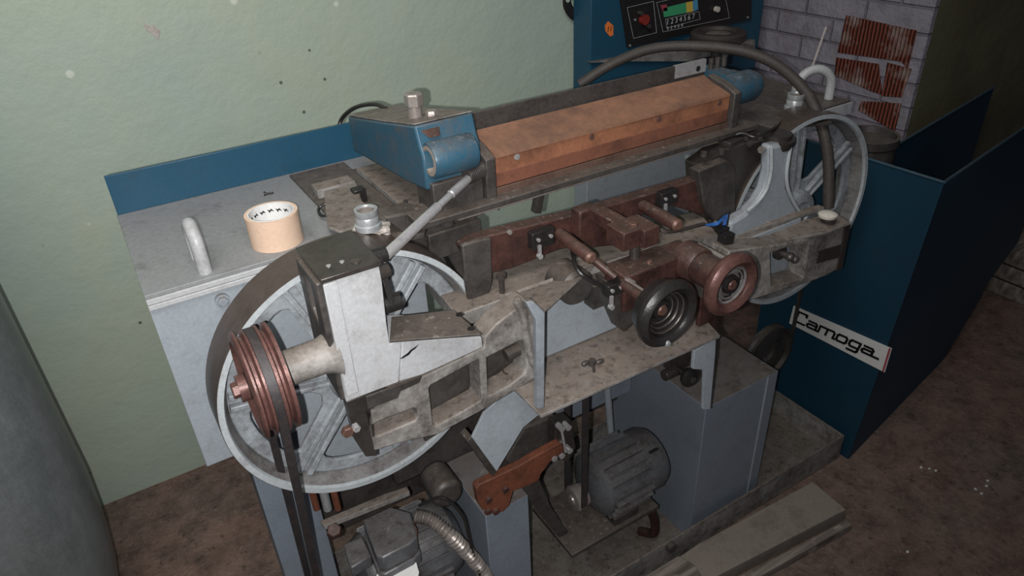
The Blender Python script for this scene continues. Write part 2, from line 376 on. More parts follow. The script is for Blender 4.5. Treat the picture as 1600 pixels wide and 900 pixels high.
# ---- big band wheels
def big_wheel(cx, cz, y0=1.0, rot=50):
    R, T = .247, .080; c = V((cx, y0, cz))
    hubp = [(0, .004), (.030, .004), (.033, .0), (.052, .004), (.058, .018), (.058, .04)]
    wh = P('band_wheel', MB().lathe(c, (0, 1, 0), [(R-.001, 0), (R-.011, 0), (R-.0135, .005), (R-.0135, .012), (R-.001, .012)], 96, closed=True), 'rimf', bev=0, label='grey painted spoked band wheel')
    P('inner_band', MB().lathe(c, (0, 1, 0), [(R-.013, .005), (R-.020, .024), (R-.022, .034), (R-.022, .045), (R-.014, T), (R-.002, T), (R-.002, .012)], 96, closed=True), 'inner', wh, bev=0, label='grimy inner face of the wheel rim')
    P('rim', MB().lathe(c, (0, 1, 0), [(R+.0, .001), (R+.0008, T-.001), (R-.0012, T-.001), (R-.0012, .001)], 96, closed=True), 'tire', wh, bev=0, label='brown greasy running surface')
    # web with six D windows
    def pt(r, a, dy=0): return V((cx+r*math.cos(a), y0+dy, cz+r*math.sin(a)))
    outer = [pt(R-.022, 2*PI*i/96, .034) for i in range(96)]; holes = []
    for k in range(6):
        a0 = math.radians(rot+60*k); a1 = a0+PI/3; hw = .026
        ro, ri = R-.050, .078; pts = []
        do = math.asin(hw/ro); di = math.asin(hw/ri)
        s0, s1 = a0+do, a1-do
        pts += [(ro-.012, s0+.0), (ro-.003, s0+.05)] + [(ro, s0+.12+(s1-s0-.24)*i/8) for i in range(9)] + [(ro-.003, s1-.05), (ro-.012, s1)]
        i0, i1 = a1-di, a0+di
        pts += [(ri+.014, a1-math.asin(hw/(ri+.014))), (ri+.003, (i0*.75+i1*.25)), (ri, (i0+i1)/2), (ri+.003, (i0*.25+i1*.75)), (ri+.014, a0+math.asin(hw/(ri+.014)))]
        holes.append([pt(r, a, .034) for r, a in pts])
    P('web', MB().prism(outer, (0, .010, 0), holes), 'wheel', wh, bev=.003)
    for k in range(6):
        a = math.radians(rot+60*k); u = V((math.cos(a), 0, math.sin(a))); t = V((-math.sin(a), 0, math.cos(a)))
        mb = MB()
        for sgn in (-1, 1):
            bot = [pt(.045, a, .034)+t*sgn*.006, pt(R-.024, a, .034)+t*sgn*.006, pt(R-.024, a, .034)+t*sgn*.017, pt(.045, a, .034)+t*sgn*.013]
            top = [p+V((0, -.013, 0)) for p in bot]; mb.hexa(bot, top)
        P('spoke', mb, 'wheel', wh, bev=.002)
    P('hub', MB().lathe(c, (0, 1, 0), hubp, 32), 'wheel', wh, bev=0)
    return wh
big_wheel(.273, .965, rot=52)
big_wheel(1.412, .955, rot=35)

# ---- left head block
YF = .873
fr = PX([(505, 440), (592, 414), (597, 440), (604, 505), (609, 538), (753, 527), (755, 543), (660, 586), (605, 604), (541, 628)], 'Y', YF)
hb = P('head_block', MB().prism(fr[:5]+[fr[9]] if False else [fr[0], fr[1], fr[2], fr[3], fr[4], fr[4]+V((.02, 0, 0)), fr[8]+V((.02,0,0)), fr[9]], (0, .108, 0)), 'white', label='off white upright head block at left')
P('foot', MB().prism([fr[4]+V((.021, 0, 0)), fr[5], fr[6], fr[7], fr[8]+V((.021, 0, 0))], (0, .085, 0)), 'white', hb, bev=.002)
zt = fr[0].z
cp = P('cap_plate', MB().hexa([V((fr[0].x-.004, YF-.004, zt-.002)), V((fr[1].x+.004, YF-.004, zt-.002)), V((fr[1].x+.004, .992, zt-.002)), V((fr[0].x-.004, .985, zt-.002))],
  [V((fr[0].x-.004, YF-.004, zt+.006)), V((fr[1].x+.004, YF-.004, zt+.006)), V((fr[1].x+.004, .992, zt+.006)), V((fr[0].x-.004, .985, zt+.006))]), 'oilst', hb, label='dark oily steel cap plate')
for q in ((.225, .9), (.245, .90), (.262, .89)): P('screw', MB().cyl((q[0], q[1], zt+.005), (q[0], q[1], zt+.0075), .0035 if q[0] < .26 else .007), 'steel' if q[0] > .26 else 'chrome', cp, bev=0)
# cast side of the block with recess
sx = fr[0].x
side = [V((sx, YF+.006, zt-.004)), V((sx, YF+.1, zt-.004)), V((sx, YF+.1, zt-.20)), V((sx, YF+.006, zt-.215))]
hole = [V((sx, YF+.035, zt-.02)), V((sx, YF+.072, zt-.02)), V((sx, YF+.062, zt-.075)), V((sx, YF+.04, zt-.09))]
P('side_casting', MB().prism(side, (-.010, 0, 0), [hole]), 'castd', hb, bev=.003, label='bare dark metal side of head block')
P('seam_strip', MB().box(fr[0].x-.002, fr[0].x+.018, YF-.0035, YF, fr[9].z+.012, zt-.004), 'white', hb, bev=.001)
# triangular rib on the foot
rb = PX([(609, 536), (612, 498), (708, 487), (752, 525)], 'Z', fr[4].z+.001)
P('foot_plate', MB().prism([rb[0], rb[3], rb[2], rb[1]], (0, 0, .004)), 'castd', hb, bev=.001)
sm = fr[4]+V((.02, -.0006, -.028)); P('scuff_mark', MB().prism([sm+V((x*.001, 0, z*.001)) for x, z in ((-8, -5), (0, -2), (6, 0), (12, 4), (20, 6), (27, 9), (20, 3), (14, 1), (8, -4), (2, -5), (-2, -6))], (0, .0005, 0)), 'ink', hb, bev=0)
None and P('rib', MB().hexa([fr[4]+V((0, .035, .004)), fr[4]+V((.10, .035, .004)), fr[4]+V((.10, .043, .004)), fr[4]+V((0, .043, .004))],
  [fr[4]+V((0, .035, .012)), fr[4]+V((.10, .035, .012)), fr[4]+V((.10, .043, .012)), fr[4]+V((0, .043, .012))]), 'grey', hb)
for q in ((718, 492), (736, 514)):
    c = at(*q, 'Z', fr[4].z+.005); P('bolt_hole', MB().lathe(c, (0, 0, 1), [(0, 0), (.006, 0), (.006, .0012), (.004, .0014), (0, .0006)], 18), 'black', hb, bev=0)
# shaft boss and pulley (axis along X)
PC = V((.100, .885, 1.118)); PR = .080
P('shaft_boss', MB().lathe((sx+.002, PC.y+.015, PC.z-.005), (-1, 0, 0), [(.0, 0), (.040, 0), (.032, .010), (.028, .022), (.027, .075), (.024, .078), (0, .078)], 36), 'cast', bev=0, label='cast shaft boss beside the grooved pulley')
x0 = PC.x-.026
prof = [(0, .004), (.028, .004), (.030, .006), (PR-.020, .006), (PR-.012, -.002), (PR-.004, -.001), (PR, .002), (PR, .005), (PR-.010, .008), (PR-.010, .012), (PR-.001, .015), (PR-.001, .018), (PR-.011, .021), (PR-.011, .029), (PR, .032), (PR, .036), (PR-.010, .039), (PR-.010, .042), (PR, .045), (PR, .050), (PR-.018, .051), (PR-.03, .036), (.03, .036), (0, .036)]
pu = P('grooved_pulley', MB().lathe((x0, PC.y, PC.z), (1, 0, 0), prof, 64), 'redw', bev=0, label='red brown grooved belt pulley')
P('hub_nut', MB().cyl((x0, PC.y, PC.z), (x0-.012, PC.y, PC.z), .020).hexbolt((x0-.011, PC.y, PC.z), (-1, 0, 0), .012, .010), 'redw', pu, bev=0)
# V belts: loop between pulley and motor pulley
MPC = V((PC.x, 1.06, .40)); MR = .055
def belt(xc, name='drive_belt'):
    r1, r2 = PR-.006, MR-.003; pts = []; d = MPC-PC; d.x = 0
    ang = math.atan2(d.z, d.y); L = d.length; off = math.acos((r1-r2)/L)
    for i in range(25):
        a = ang+off + (2*PI-2*off)*i/24; pts.append(V((xc, PC.y+r1*math.cos(a), PC.z+r1*math.sin(a))))
    for i in range(13):
        a = ang-off + 2*off*i/12; pts.append(V((xc, MPC.y+r2*math.cos(a), MPC.z+r2*math.sin(a))))
    b = MB(); n = len(pts); w, h = .0062, .0045; rings = []
    for i, p in enumerate(pts):
        t = (pts[(i+1) % n]-pts[i-1]).normalized(); nn = V((0, t.z, -t.y))
        rings.append([b.b.verts.new(p+V((sx_*w, 0, 0))+nn*sn*h) for sx_, sn in ((-1, -1), (1, -1), (1, 1), (-1, 1))])
    for i in range(n):
        a, c = rings[i], rings[(i+1) % n]
        for k in range(4): b.b.faces.new((a[k], a[(k+1) % 4], c[(k+1) % 4], c[k]))
    return P(name, b, 'belt', bev=0)
belt(x0+.025)

# ---- lever with ball ends and silver rod
rlo = V((.300, .905, 1.235)); rhi = V((.542, 1.045, 1.268))
lv = P('adjusting_rod', MB().lathe(rlo, rhi-rlo, [(0, 0), (.007, 0), (.0085, .006), (.0085, .165), (.0062, .168), (.0062, .205), (.0078, .207), (.0078, .262), (0, .262)], 20), 'chrome', bev=0, label='bright steel rod leaning up to the roller')
kd = V((1, .25, .06)).normalized(); kp = rhi-kd*.02
P('knurled_sleeve', MB().lathe(kp, kd, [(0, 0)]+[(.0135+(.0008 if i % 2 else 0), .004+i*.002) for i in range(24)]+[(0, .052)], 28), 'steel', lv, bev=0)
P('socket', MB().lathe(rlo-V((.004, .01, .012)), (1, .1, 0), [(0, -.012), (.010, -.012), (.012, 0), (.011, .014), (0, .016)], 20), 'oilst', lv, bev=0)
lk = P('crank_link', MB().prism([V((fr[1].x+.006, YF+.05, zt-.005)), V((fr[1].x+.006, YF+.025, zt-.005)), V((fr[1].x+.006, YF-.002, zt-.075)), V((fr[1].x+.006, YF+.012, zt-.09)), V((fr[1].x+.006, YF+.03, zt-.08))], (.010, 0, 0))
  .cyl((fr[1].x-.0, YF+.038, zt-.008), (fr[1].x+.026, YF+.038, zt-.008), .013).cyl((fr[1].x+.0, YF+.012, zt-.078), (fr[1].x+.028, YF+.012, zt-.078), .014), 'black', bev=.001, label='black crank link beside head block')
# bracket with dark bar below the head block and two bolts
P('support_bar', MB().prism(PX([(541, 628), (604, 606), (606, 626), (580, 640), (590, 712), (572, 714), (556, 690)], 'Y', .886), (0, .02, 0)), 'oilst')
for q in ((543, 674), (556, 668)):
    c = at(q[0], q[1], 'Y', .872); P('adjusting_bolt', MB().hexbolt(c+V((0, .004, 0)), (0, -1, 0), .010 if q[0] < 550 else .007, .010), 'copper' if q[0] < 550 else 'chrome', bev=0)
P('bolt_shank', MB().cyl(at(543, 674, 'Y', .874), at(560, 668, 'Y', .886), .004), 'steel', bev=0)

# ---- left arm casting with pockets
YA = .886
outer = PX([(568, 640), (583, 706), (620, 694), (682, 680), (757, 640), (800, 614), (836, 592), (850, 566), (850, 500), (838, 482), (826, 470), (808, 482), (775, 507), (757, 528), (757, 543), (662, 588), (640, 598), (600, 616)], 'Y', YA)
h1 = PX([(671, 606), (674, 602), (740, 566), (747, 562), (750, 566), (753, 622), (750, 628), (682, 666), (677, 664)], 'Y', YA)
h2 = PX([(761, 559), (810, 534), (818, 532), (821, 540), (824, 574), (820, 584), (797, 602), (763, 620)], 'Y', YA)
h3 = PX([(583, 664), (590, 660), (646, 638), (652, 640), (654, 652), (648, 658), (590, 682), (584, 680)], 'Y', YA)
ar = P('arm_casting', MB().prism(outer, (0, .045, 0), [h1, h2, h3]), 'cast', bev=.003, label='grimy grey left arm casting with open pockets')
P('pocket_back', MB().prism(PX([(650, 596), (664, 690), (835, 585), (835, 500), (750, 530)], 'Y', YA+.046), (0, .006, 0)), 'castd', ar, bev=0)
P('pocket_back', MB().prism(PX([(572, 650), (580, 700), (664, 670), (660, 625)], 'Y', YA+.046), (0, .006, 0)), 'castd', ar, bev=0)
P('slot_shade', MB().prism(PX([(572, 620), (575, 640), (622, 622), (626, 612), (656, 598), (660, 588)], 'Y', YA-.003), (0, .004, 0)), 'castd', ar, bev=.001)  # dark plate in place of the shaded slot below the foot
P('arm_top', MB().prism(PX([(757, 545), (800, 522), (836, 505), (826, 470), (765, 468), (738, 492), (753, 527)], 'Z', 1.02), (0, 0, -.01)), 'cast', ar, bev=.002)
P('curved_rib', MB().tube(bez(PX([(806, 468), (817, 492), (822, 520), (830, 560), (838, 572)], 'Y', YA-.004), 6), .008, 8), 'cast', ar, bev=0)
rbp = at(797, 508, 'Z', 1.035); P('bolt', MB().hexbolt(rbp-V((0, 0, .012)), (0, 0, 1), .012, .014).cyl(rbp, rbp+V((0, 0, .016)), .009), 'redb', ar, bev=0, label='red painted bolt')
P('peg', MB().cyl(at(790, 556, 'Y', .915), at(820, 540, 'Y', .915)+V((.0, 0, 0)), .012), 'castd', ar, bev=0)
P('round_foot', MB().cyl(at(800, 582, 'Y', .92), at(800, 582, 'Y', .92)+V((0, 0, .008)), .018), 'rust', ar, bev=0)

# ---- bed top and gusset, upright flange, sheet shelf
P('bed_top', MB().prism([V((.44, .95, 1.062)), V((.80, .95, 1.058)), V((1.05, .93, 1.04)), V((1.1, 1.04, 1.04)), V((.46, 1.12, 1.05))], (0, 0, -.03)), 'sheet', bev=.002, label='dusty bed top surface')
a, b_, c_, d_ = at(792, 464, 'Y', .935), at(930, 416, 'Y', .935), at(846, 486, 'Y', .81), at(855, 482, 'Y', .81)
P('sloping_gusset', MB().hexa([a, at(800, 470, 'Y', .93), c_, at(850, 489, 'Y', .81), b_], [p+V((.0, .004, .004)) for p in (a, at(800, 470, 'Y', .93), c_, at(850, 489, 'Y', .81), b_)]), 'sheet', bev=0)
P('upright_flange', MB().prism(PX([(822, 472), (833, 470), (852, 488), (851, 637), (840, 640), (838, 500)], 'Y', .80), (0, .012, 0)), 'grey', bev=.002)
None and P('gusset_edge', MB().prism([at(846, 490, 'Y', .80), at(840, 640, 'Y', .80), V((.51, .98, .90)), V((.52, .98, 1.06))], (.010, 0, 0)), 'sheet', bev=.001)
zs = .905
shelf = P('sheet_shelf', MB().prism([V((.512, .80, zs)), V((.938, .795, zs)), V((.97, .90, zs)), V((.90, 1.02, zs)), V((.512, 1.02, zs))], (0, 0, -.007)), 'sheet', bev=.001, label='dusty grey sheet shelf below the handwheels')
P('shelf_leg', MB().prism(PX([(1085, 549), (1119, 528), (1118, 552), (1110, 640), (1099, 640), (1101, 578), (1083, 577)], 'Y', .797), (0, .008, 0)), 'greyp', shelf)
P('bed_side', MB().box(.53, .98, 1.03, 1.04, .86, 1.035), 'castd', bev=.001)
P('round_casting', MB().lathe(at(905, 452, 'Y', .90), (0, 1, 0), [(0, 0), (.03, 0), (.036, .008), (.036, .06), (0, .06)], 32).box(.70, .80, .90, .94, 1.0, 1.05), 'castd', bev=0)
P('inner_casting', MB().box(.555, .79, .93, 1.02, zs, 1.035).box(.79, .88, .95, 1.02, zs, .985), 'greyp', bev=.006, label='pale grey casting behind black handwheel')
None and P('sloping_web', MB().prism([V((.524, .93, zs)), V((.65, .93, zs)), V((.60, .93, zs+.05)), V((.524, .93, zs+.09))], (0, .008, 0)), 'sheet')
P('rear_post', MB().prism(PX([(836, 334), (846, 334), (852, 300), (842, 300)], 'Y', 1.3), (0, .02, 0)), 'castd')
# drip chute under the shelf
P('chute_plate', MB().prism(PX([(738, 684), (756, 646), (792, 612), (845, 585), (850, 642), (818, 668), (776, 737)], 'Y', .90), (0, .006, 0)), 'greyp', bev=.001, label='pale grey bent chute plate')
P('chute_side', MB().prism(PX([(730, 690), (738, 682), (777, 736), (770, 745)], 'Y', .905), (0, .03, 0)), 'castd', bev=.001)

# ---- right arm casting
YR = .875
ro = PX([(1140, 392), (1218, 382), (1240, 377), (1296, 365), (1325, 354), (1328, 352), (1310, 420), (1292, 431), (1256, 444), (1200, 461), (1150, 476), (1120, 478)], 'Y', YR)
hr = PX([(1226, 388), (1264, 379), (1256, 434), (1205, 449), (1204, 396)], 'Y', YR)
ra = P('arm_casting', MB().prism(ro, (0, .05, 0), [hr]), 'cast', bev=.003, label='grimy grey right arm casting')
P('pocket_back', MB().box(hr[4].x-.02, hr[1].x+.03, YR+.051, YR+.056, hr[3].z-.04, hr[0].z+.02), 'greyp', ra)
P('arm_top', MB().prism(PX([(1140, 362), (1170, 345), (1240, 352), (1300, 336), (1328, 352), (1294, 366), (1218, 382), (1150, 398)], 'Z', .985), (0, 0, .008)), 'sheet', ra, bev=.002)
P('ridge', MB().prism([V((1.10, .96, .99)), V((1.40, .93, .993)), V((1.40, .95, .993)), V((1.10, .98, .99))], (0, 0, .012)), 'sheet', ra, bev=.003)
P('name_recess', MB().prism(PX([(1280, 392), (1316, 382), (1313, 402), (1276, 412)], 'Y', YR-.002), (0, .004, 0)), 'oilst', ra)
P('end_plate', MB().prism(PX([(1322, 354), (1330, 351), (1316, 420), (1308, 424)], 'Y', YR-.004), (0, .06, 0)), 'oilst', ra)
kk = at(1238, 404, 'Y', YR-.02)
wn = P('wing_knob', MB().cyl(kk, kk+V((0, .03, 0)), .007).sphere(kk+V((-.009, 0, .006)), .009).sphere(kk+V((.009, 0, -.006)), .009).lathe(kk+V((0, .03, 0)), (0, 1, 0), [(0, 0), (.017, 0), (.017, .01), (0, .01)], 20), 'steel', ra, bev=0)
kn = at(1295, 342, 'Z', 1.0); P('cap_nut', MB().lathe(kn-V((0, 0, .012)), (0, 0, 1), [(0, 0), (.016, 0), (.016, .012), (.010, .02), (0, .022)], 24), 'castd', ra, bev=0)
kn = at(1294, 333, 'Z', 1.02); P('cap_nut', MB().lathe(kn-V((0, 0, .008)), (0, 0, 1), [(0, 0), (.020, 0), (.021, .006), (.014, .010), (0, .012)], 24), 'cream', ra, bev=0, label='cream coloured round cap')
# rods lying on the arm
P('lever_rod', MB().tube([at(1140, 320, 'Z', 1.03), at(1178, 334, 'Z', 1.02), at(1205, 350, 'Z', 1.0)], lambda t: .007-.004*t, 8), 'brushed', ra, bev=0)

# ---- dark flared bracket and pale pillar over the right wheel
cb = at(1218, 205, 'Y', 1.0)
pil = []
P('bearing_collar', MB().lathe(at(1214, 222, 'Y', .985)-V((0, 0, .01)), (0, 0, 1), [(0, 0), (.034, 0), (.038, .01), (.038, .018), (.03, .02), (.03, .03), (0, .03)], 32), 'oilst', bev=0)
pl = PX([(1204, 228), (1237, 222), (1233, 246), (1229, 272), (1230, 292), (1238, 312), (1250, 332), (1266, 356), (1138, 372), (1142, 348), (1166, 334), (1184, 316), (1196, 296), (1203, 268)], 'Y', .955)
P('bearing_pillar', MB().prism(pl, (0, .03, 0)), 'greyp', bev=.008, label='pale flared bearing pillar in front of right wheel')

for side_ in ([(1205, 230), (1205, 264), (1199, 292), (1187, 312), (1168, 330)], [(1236, 226), (1232, 248), (1229, 272), (1231, 294), (1239, 314), (1250, 332)]):
    P('pillar_rib', MB().tube(bez(PX(side_, 'Y', .953), 5), .0042, 8), 'rimf', bev=0)
P('rear_sheet', MB().prism(PX([(462, 640), (600, 560), (612, 690), (560, 716), (470, 738)], 'Y', 1.16), (0, .004, 0)), 'greyp', bev=0)
# ---- rusty feed carriage : long bar, brackets, pivots
RU = 'rust'
YB1 = 1.0
bar = P('feed_rail', MB().prism(PX([(722, 388), (742, 374), (930, 328), (1090, 281), (1136, 263), (1148, 300), (1120, 330), (1095, 335), (1050, 322), (1015, 330), (960, 366), (900, 385), (870, 392), (845, 402), (800, 420), (752, 432), (735, 410)], 'Y', YB1), (0, .03, 0)), RU, bev=.003, label='long rusty red feed rail')

for q in ((757, 379), (757, 400), (795, 362)):
    c = at(*q, 'Y', .998); P('screw', MB().hexbolt(c, (0, -1, 0), .005, .006), 'brushed', bar, bev=0)
P('end_bracket', MB().prism(PX([(722, 384), (740, 378), (768, 372), (770, 440), (760, 480), (738, 500), (728, 440)], 'Y', .985), (0, .012, 0)), 'castd', bar, bev=.003)
P('end_bracket', MB().prism(PX([(1092, 268), (1136, 250), (1150, 262), (1150, 340), (1118, 348), (1100, 320)], 'Y', .985), (0, .03, 0)), 'castd', bar, bev=.003)
pin = at(784, 446, 'Y', .97); P('pin', MB().cyl(pin-V((0, 0, .03)), pin+V((0, 0, .02)), .005).cyl(pin+V((0, 0, .016)), pin+V((0, 0, .024)), .009), 'steel', bar, bev=0)
P('knuckle', MB().prism(PX([(906, 332), (935, 322), (945, 352), (968, 362), (962, 384), (925, 388), (905, 372)], 'Y', .97), (0, .03, 0)), RU, bar, bev=.004)
def switch(px, py, y, k=1., name='limit_switch'):
    c = at(px, py, 'Y', y)
    s_ = P(name, MB().box(c.x-.022*k, c.x+.022*k, y-.008, y+.010, c.z-.015*k, c.z+.015*k), 'black', bev=.002, label='small black limit switch')
    for dx in (-.011, .013): P('screw', MB().cyl((c.x+dx*k, y-.008, c.z+(.002)*k), (c.x+dx*k, y-.011, c.z+.002*k), .0035), 'chrome', s_, bev=0)
    P('lever', MB().box(c.x-.014, c.x-.008, y-.012, y-.008, c.z-.03, c.z-.008).cyl((c.x-.011, y-.014, c.z-.03), (c.x-.011, y-.006, c.z-.03), .005), 'chrome', s_, bev=0)
    return s_
switch(846, 371, .955, 1.1); switch(1042, 308, .975, 1.0); switch(958, 450, .83, .8)
# two plunger rods pointing to the viewer
def rod(p, q, r, nm, mat=RU, tip=True):
    o = P(nm, MB().lathe(p, q-p, [(0, 0), (r, 0), (r, (q-p).length-.004), (r*.8, (q-p).length), (0, (q-p).length)], 20), mat, bev=0)
    if tip: P('rod_tip', MB().lathe(q, q-p, [(0, 0), (r*.95, 0), (r*.95, .004), (r*.6, .008), (0, .008)], 20), 'copper', o, bev=0)
    return o
rod(at(875, 366, 'Y', .96), at(922, 402, 'Y', .85), .0115, 'guide_rod')
P('slim_rod', MB().cyl(at(920, 400, 'Y', .87), at(962, 434, 'Y', .82), .007), RU, bev=0)
rod(at(1005, 322, 'Y', .97), at(1057, 351, 'Y', .86), .0125, 'guide_rod')
# T block on a steel column
tb = at(992, 362, 'Y', .87)
t_ = P('clamp_block', MB().box(tb.x-.042, tb.x+.030, .85, .90, tb.z-.020, tb.z+.016).box(tb.x-.028, tb.x+.004, .90, .975, tb.z-.008, tb.z+.016).box(tb.x-.006, tb.x+.030, .838, .85, tb.z-.020, tb.z+.016), 'rust', bev=.002, label='brown steel clamp block on a short column')
P('screw', MB().hexbolt((tb.x-.005, .87, tb.z+.014), (0, 0, 1), .009, .006), 'copper', t_, bev=0)
P('column', MB().cyl((tb.x+.004, .872, tb.z-.065), (tb.x+.004, .872, tb.z-.02), .010).cyl((tb.x+.004, .872, tb.z-.075), (tb.x+.004, .872, tb.z-.06), .017), 'steel', t_, bev=0)
# gearbox block behind handwheels
gx0, gx1 = at(977, 434, 'Y', .825).x, at(1062, 380, 'Y', .825).x; gz = at(977, 434, 'Y', .825).z
gb = P('gear_housing', MB().box(gx0, gx1, .825, .885, gz-.075, gz).box(gx0+.05, gx1+.05, .832, .88, gz-.07, gz-.001), RU, bev=.004, label='rusty red gear housing')
P('side_lug', MB().box(gx1+.045, gx1+.095, .80, .86, 1.01, 1.08), 'castd', gb, bev=.003)
P('flange_edge', MB().box(gx1+.093, gx1+.098, .79, .87, 1.0, 1.085), 'cast', gb, bev=.001)
for q in ((1016, 411), (1027, 424)):
    c = at(*q, 'Y', .838); P('screw', MB().hexbolt(c+V((0, .004, 0)), (0, -1, 0), .006, .006), 'copper', gb, bev=0)
P('hanging_bracket', MB().prism(PX([(950, 440), (1000, 470), (990, 505), (975, 520), (958, 480)], 'Y', .835), (0, .04, 0)), 'castd', gb, bev=.003)
P('plate_behind', MB().prism(PX([(1098, 405), (1122, 400), (1120, 520), (1092, 515)], 'Y', .84), (0, .012, 0)), RU, gb, bev=.003)

def handwheel(px, py, y, R, mat, shaft_to, nm, label, sr, ri=.038, deep=.016):
    c = at(px, py, 'Y', y); d = V((0, 1, 0))
    h = P('handwheel', MB().lathe(c, d, [(ri, .006), (ri+.004, .001), ((R+ri)/2, -.002), (R-.005, .001), (R, .008), (R, .016), (R-.005, .024), (R-.012, deep+.014), (ri+.002, deep+.014), (ri, deep+.006)], 72, closed=True), mat, bev=0, label=label)
    P('dish', MB().lathe(c, d, [(ri+.001, .010), (ri-.003, deep), (.030, deep), (.029, deep-.003), (.026, deep-.003), (.025, deep+.002), (0, deep+.002), (0, deep+.013), (ri+.001, deep+.013)], 56), 'inner' if mat == 'redw' else 'black', h, bev=0)
    P('hub_ring', MB().lathe(c, d, [(.011, deep), (.012, deep-.007), (.017, deep-.007), (.019, deep+.003), (.011, deep+.003)], 36, closed=True), 'black', h, bev=0)
    P('hub_screw', MB().lathe(c, d, [(0, deep-.008), (.008, deep-.008), (.0105, deep-.005), (.0105, deep+.003), (0, deep+.003)], 24), 'redw' if mat == 'redw' else 'copper', h, bev=0)
    if mat != 'redw':
        for r_ in (.024, .030, .036):
            P('dish_ridge', MB().lathe(c+V((0, deep*(.95-(r_-.024)*40), 0)), d, [(r_, 0), (r_+.0015, -.0018), (r_+.003, 0), (r_+.0015, .004)], 56, closed=True), 'steel', h, bev=0)
    else:
        for k in (0, 2.1, 4.2): P('dish_opening', MB().prism([c+V((math.cos(k+t)*r, deep-.0006, math.sin(k+t)*r)) for t, r in ((0, .0225), (.25, .0225), (.5, .0225), (.75, .0225), (.75, .033), (.5, .033), (.25, .033), (0, .033))], (0, -.0008, 0)), 'black', h, bev=0)
    P('shaft', MB().cyl(c+V((0, deep+.012, 0)), V((c.x, shaft_to, c.z)), sr), 'rust', h, bev=0)
    return h, c
h1_, c1 = handwheel(1150, 449, .715, .060, 'redw', .845, 'handwheel', 'red brown worn steel handwheel', .030, .037, .014)
P('collar', MB().lathe((c1.x, .80, c1.z), (0, 1, 0), [(.0, 0), (.033, 0), (.036, .006), (.036, .045), (0, .045)], 36), 'rust', h1_, bev=0)
h2_, c2 = handwheel(1050, 495, .70, .061, 'black', .83, 'handwheel', 'glossy black handwheel', .009, .042, .028)
P('rim_stud', MB().lathe(c2+V((-.005, .001, -.052)), (0, -1, 0), [(0, 0), (.006, 0), (.005, .004), (0, .005)], 16), 'alu', h2_, bev=0)
ps = at(985, 448, 'Y', .815)
P('roller_pin', MB().cyl(ps, ps+V((.0, -.05, 0)), .010).cyl(ps+V((0, .0, 0)), ps+V((0, .01, 0)), .013), 'brushed', bev=0)
# knob below the shelf
kb = at(1083, 594, 'Y', .82)
kn = P('lower_knob', MB().lathe(kb, (0, 1, 0), [(0, 0), (.012, 0), (.020, .004), (.022, .012), (.018, .02), (0, .02)], 28).cyl(kb+V((0, .02, 0)), kb+V((0, .08, 0)), .008), 'black', bev=0, label='small black knob under the sheet shelf')
P('stud', MB().cyl(kb+V((-.01, .045, -.0)), kb+V((-.04, .045, 0)), .012).box(kb.x-.02, kb.x+.02, kb.y+.04, kb.y+.07, kb.z, kb.z+.045), 'oilst', kn, bev=.001)
P('knob_centre', MB().cyl(kb, kb-V((0, .002, 0)), .007), 'steel', kn, bev=0)

# ---- roller unit
YL = 1.05
L1, R1 = at(772, 287, 'Y', YL), at(1140, 193, 'Y', YL)
zb = (L1.z+R1.z)/2; zm = at(950, 193, 'Y', YL).z; xl, xr = L1.x, R1.x-.01
zm = zb+.060; ztp, ytp = zb+.082, 1.125
ru = P('roller_cover', MB().prism([V((xl, YL, zb)), V((xl, YL-.002, zm)), V((xl, YL+.05, zb+.072)), V((xl, ytp, ztp)), V((xl, ytp, zb))], (xr-xl, 0, 0)), 'orange', bev=.001, label='orange brown worn cover bar of the roller')
P('cover_sheet', MB().prism([V((xl+.004, YL-.0045, zm-.004)), V((xl+.004, YL-.0035, zm+.0015)), V((xl+.004, YL+.05, zb+.0745)), V((xl+.004, ytp, ztp+.0025)), V((xl+.004, ytp, ztp)), V((xl+.004, YL+.05, zb+.071)), V((xl+.004, YL-.001, zm-.001)), V((xl+.004, YL-.001, zm-.004))], (xr-xl-.008, 0, 0)), 'orange2', ru, bev=0)
for i in range(4):
    x = xl+.05+(xr-xl-.08)*i/3; P('slotted_screw', MB().lathe((x, YL-.001, zb+.047), (0, -1, 0), [(0, 0), (.0065, 0), (.0055, .0022), (0, .003)], 18), 'copper' if i else 'chrome', ru, bev=0)
gt = MB().prism([V((xl-.005, 1.13, ztp-.02)), V((xl-.005, 1.13, ztp+.034)), V((xr+.002, 1.13, ztp+.034)), V((xr+.002, 1.13, ztp-.02))], (0, .006, 0))
gd = P('back_guard', gt, 'steel', bev=.001, label='dark steel guard strip behind the roller cover')
P('bright_end', MB().box(xr-.085, xr+.003, 1.1285, 1.1372, ztp+.008, ztp+.0345), 'chrome', gd, bev=0, label='bright bare steel end of guard')
P('hole', MB().cyl((xr-.02, 1.1283, ztp+.018), (xr-.02, 1.1275, ztp+.018), .006), 'black', gd, bev=0)
for i in range(3): P('screw', MB().cyl((xl+.03+i*.2, 1.1295, ztp+.014), (xl+.03+i*.2, 1.126, ztp+.014), .005), 'steel', gd, bev=0)
P('guard_end', MB().box(xl-.012, xl-.003, 1.10, 1.14, ztp-.03, ztp+.033), 'steel', gd)
for x in (xl-.022, xr+.001):
    P('end_bracket', MB().prism([V((x, YL-.012, zb-.030)), V((x, YL-.014, zm+.002)), V((x, YL+.02, zm+.016)), V((x, YL+.07, ztp+.004)), V((x, YL+.07, zb-.03))], (.021, 0, 0)), 'castd', ru, bev=.003)
P('lower_strip', MB().box(xl+.003, xr-.003, YL-.003, YL, zb+.001, zb+.027), 'orange3', ru, bev=.0008)
P('lower_bar', MB().box(xl-.0, xr-.0, YL-.004, YL+.06, zb-.018, zb-.001), 'lip', ru, bev=.001)
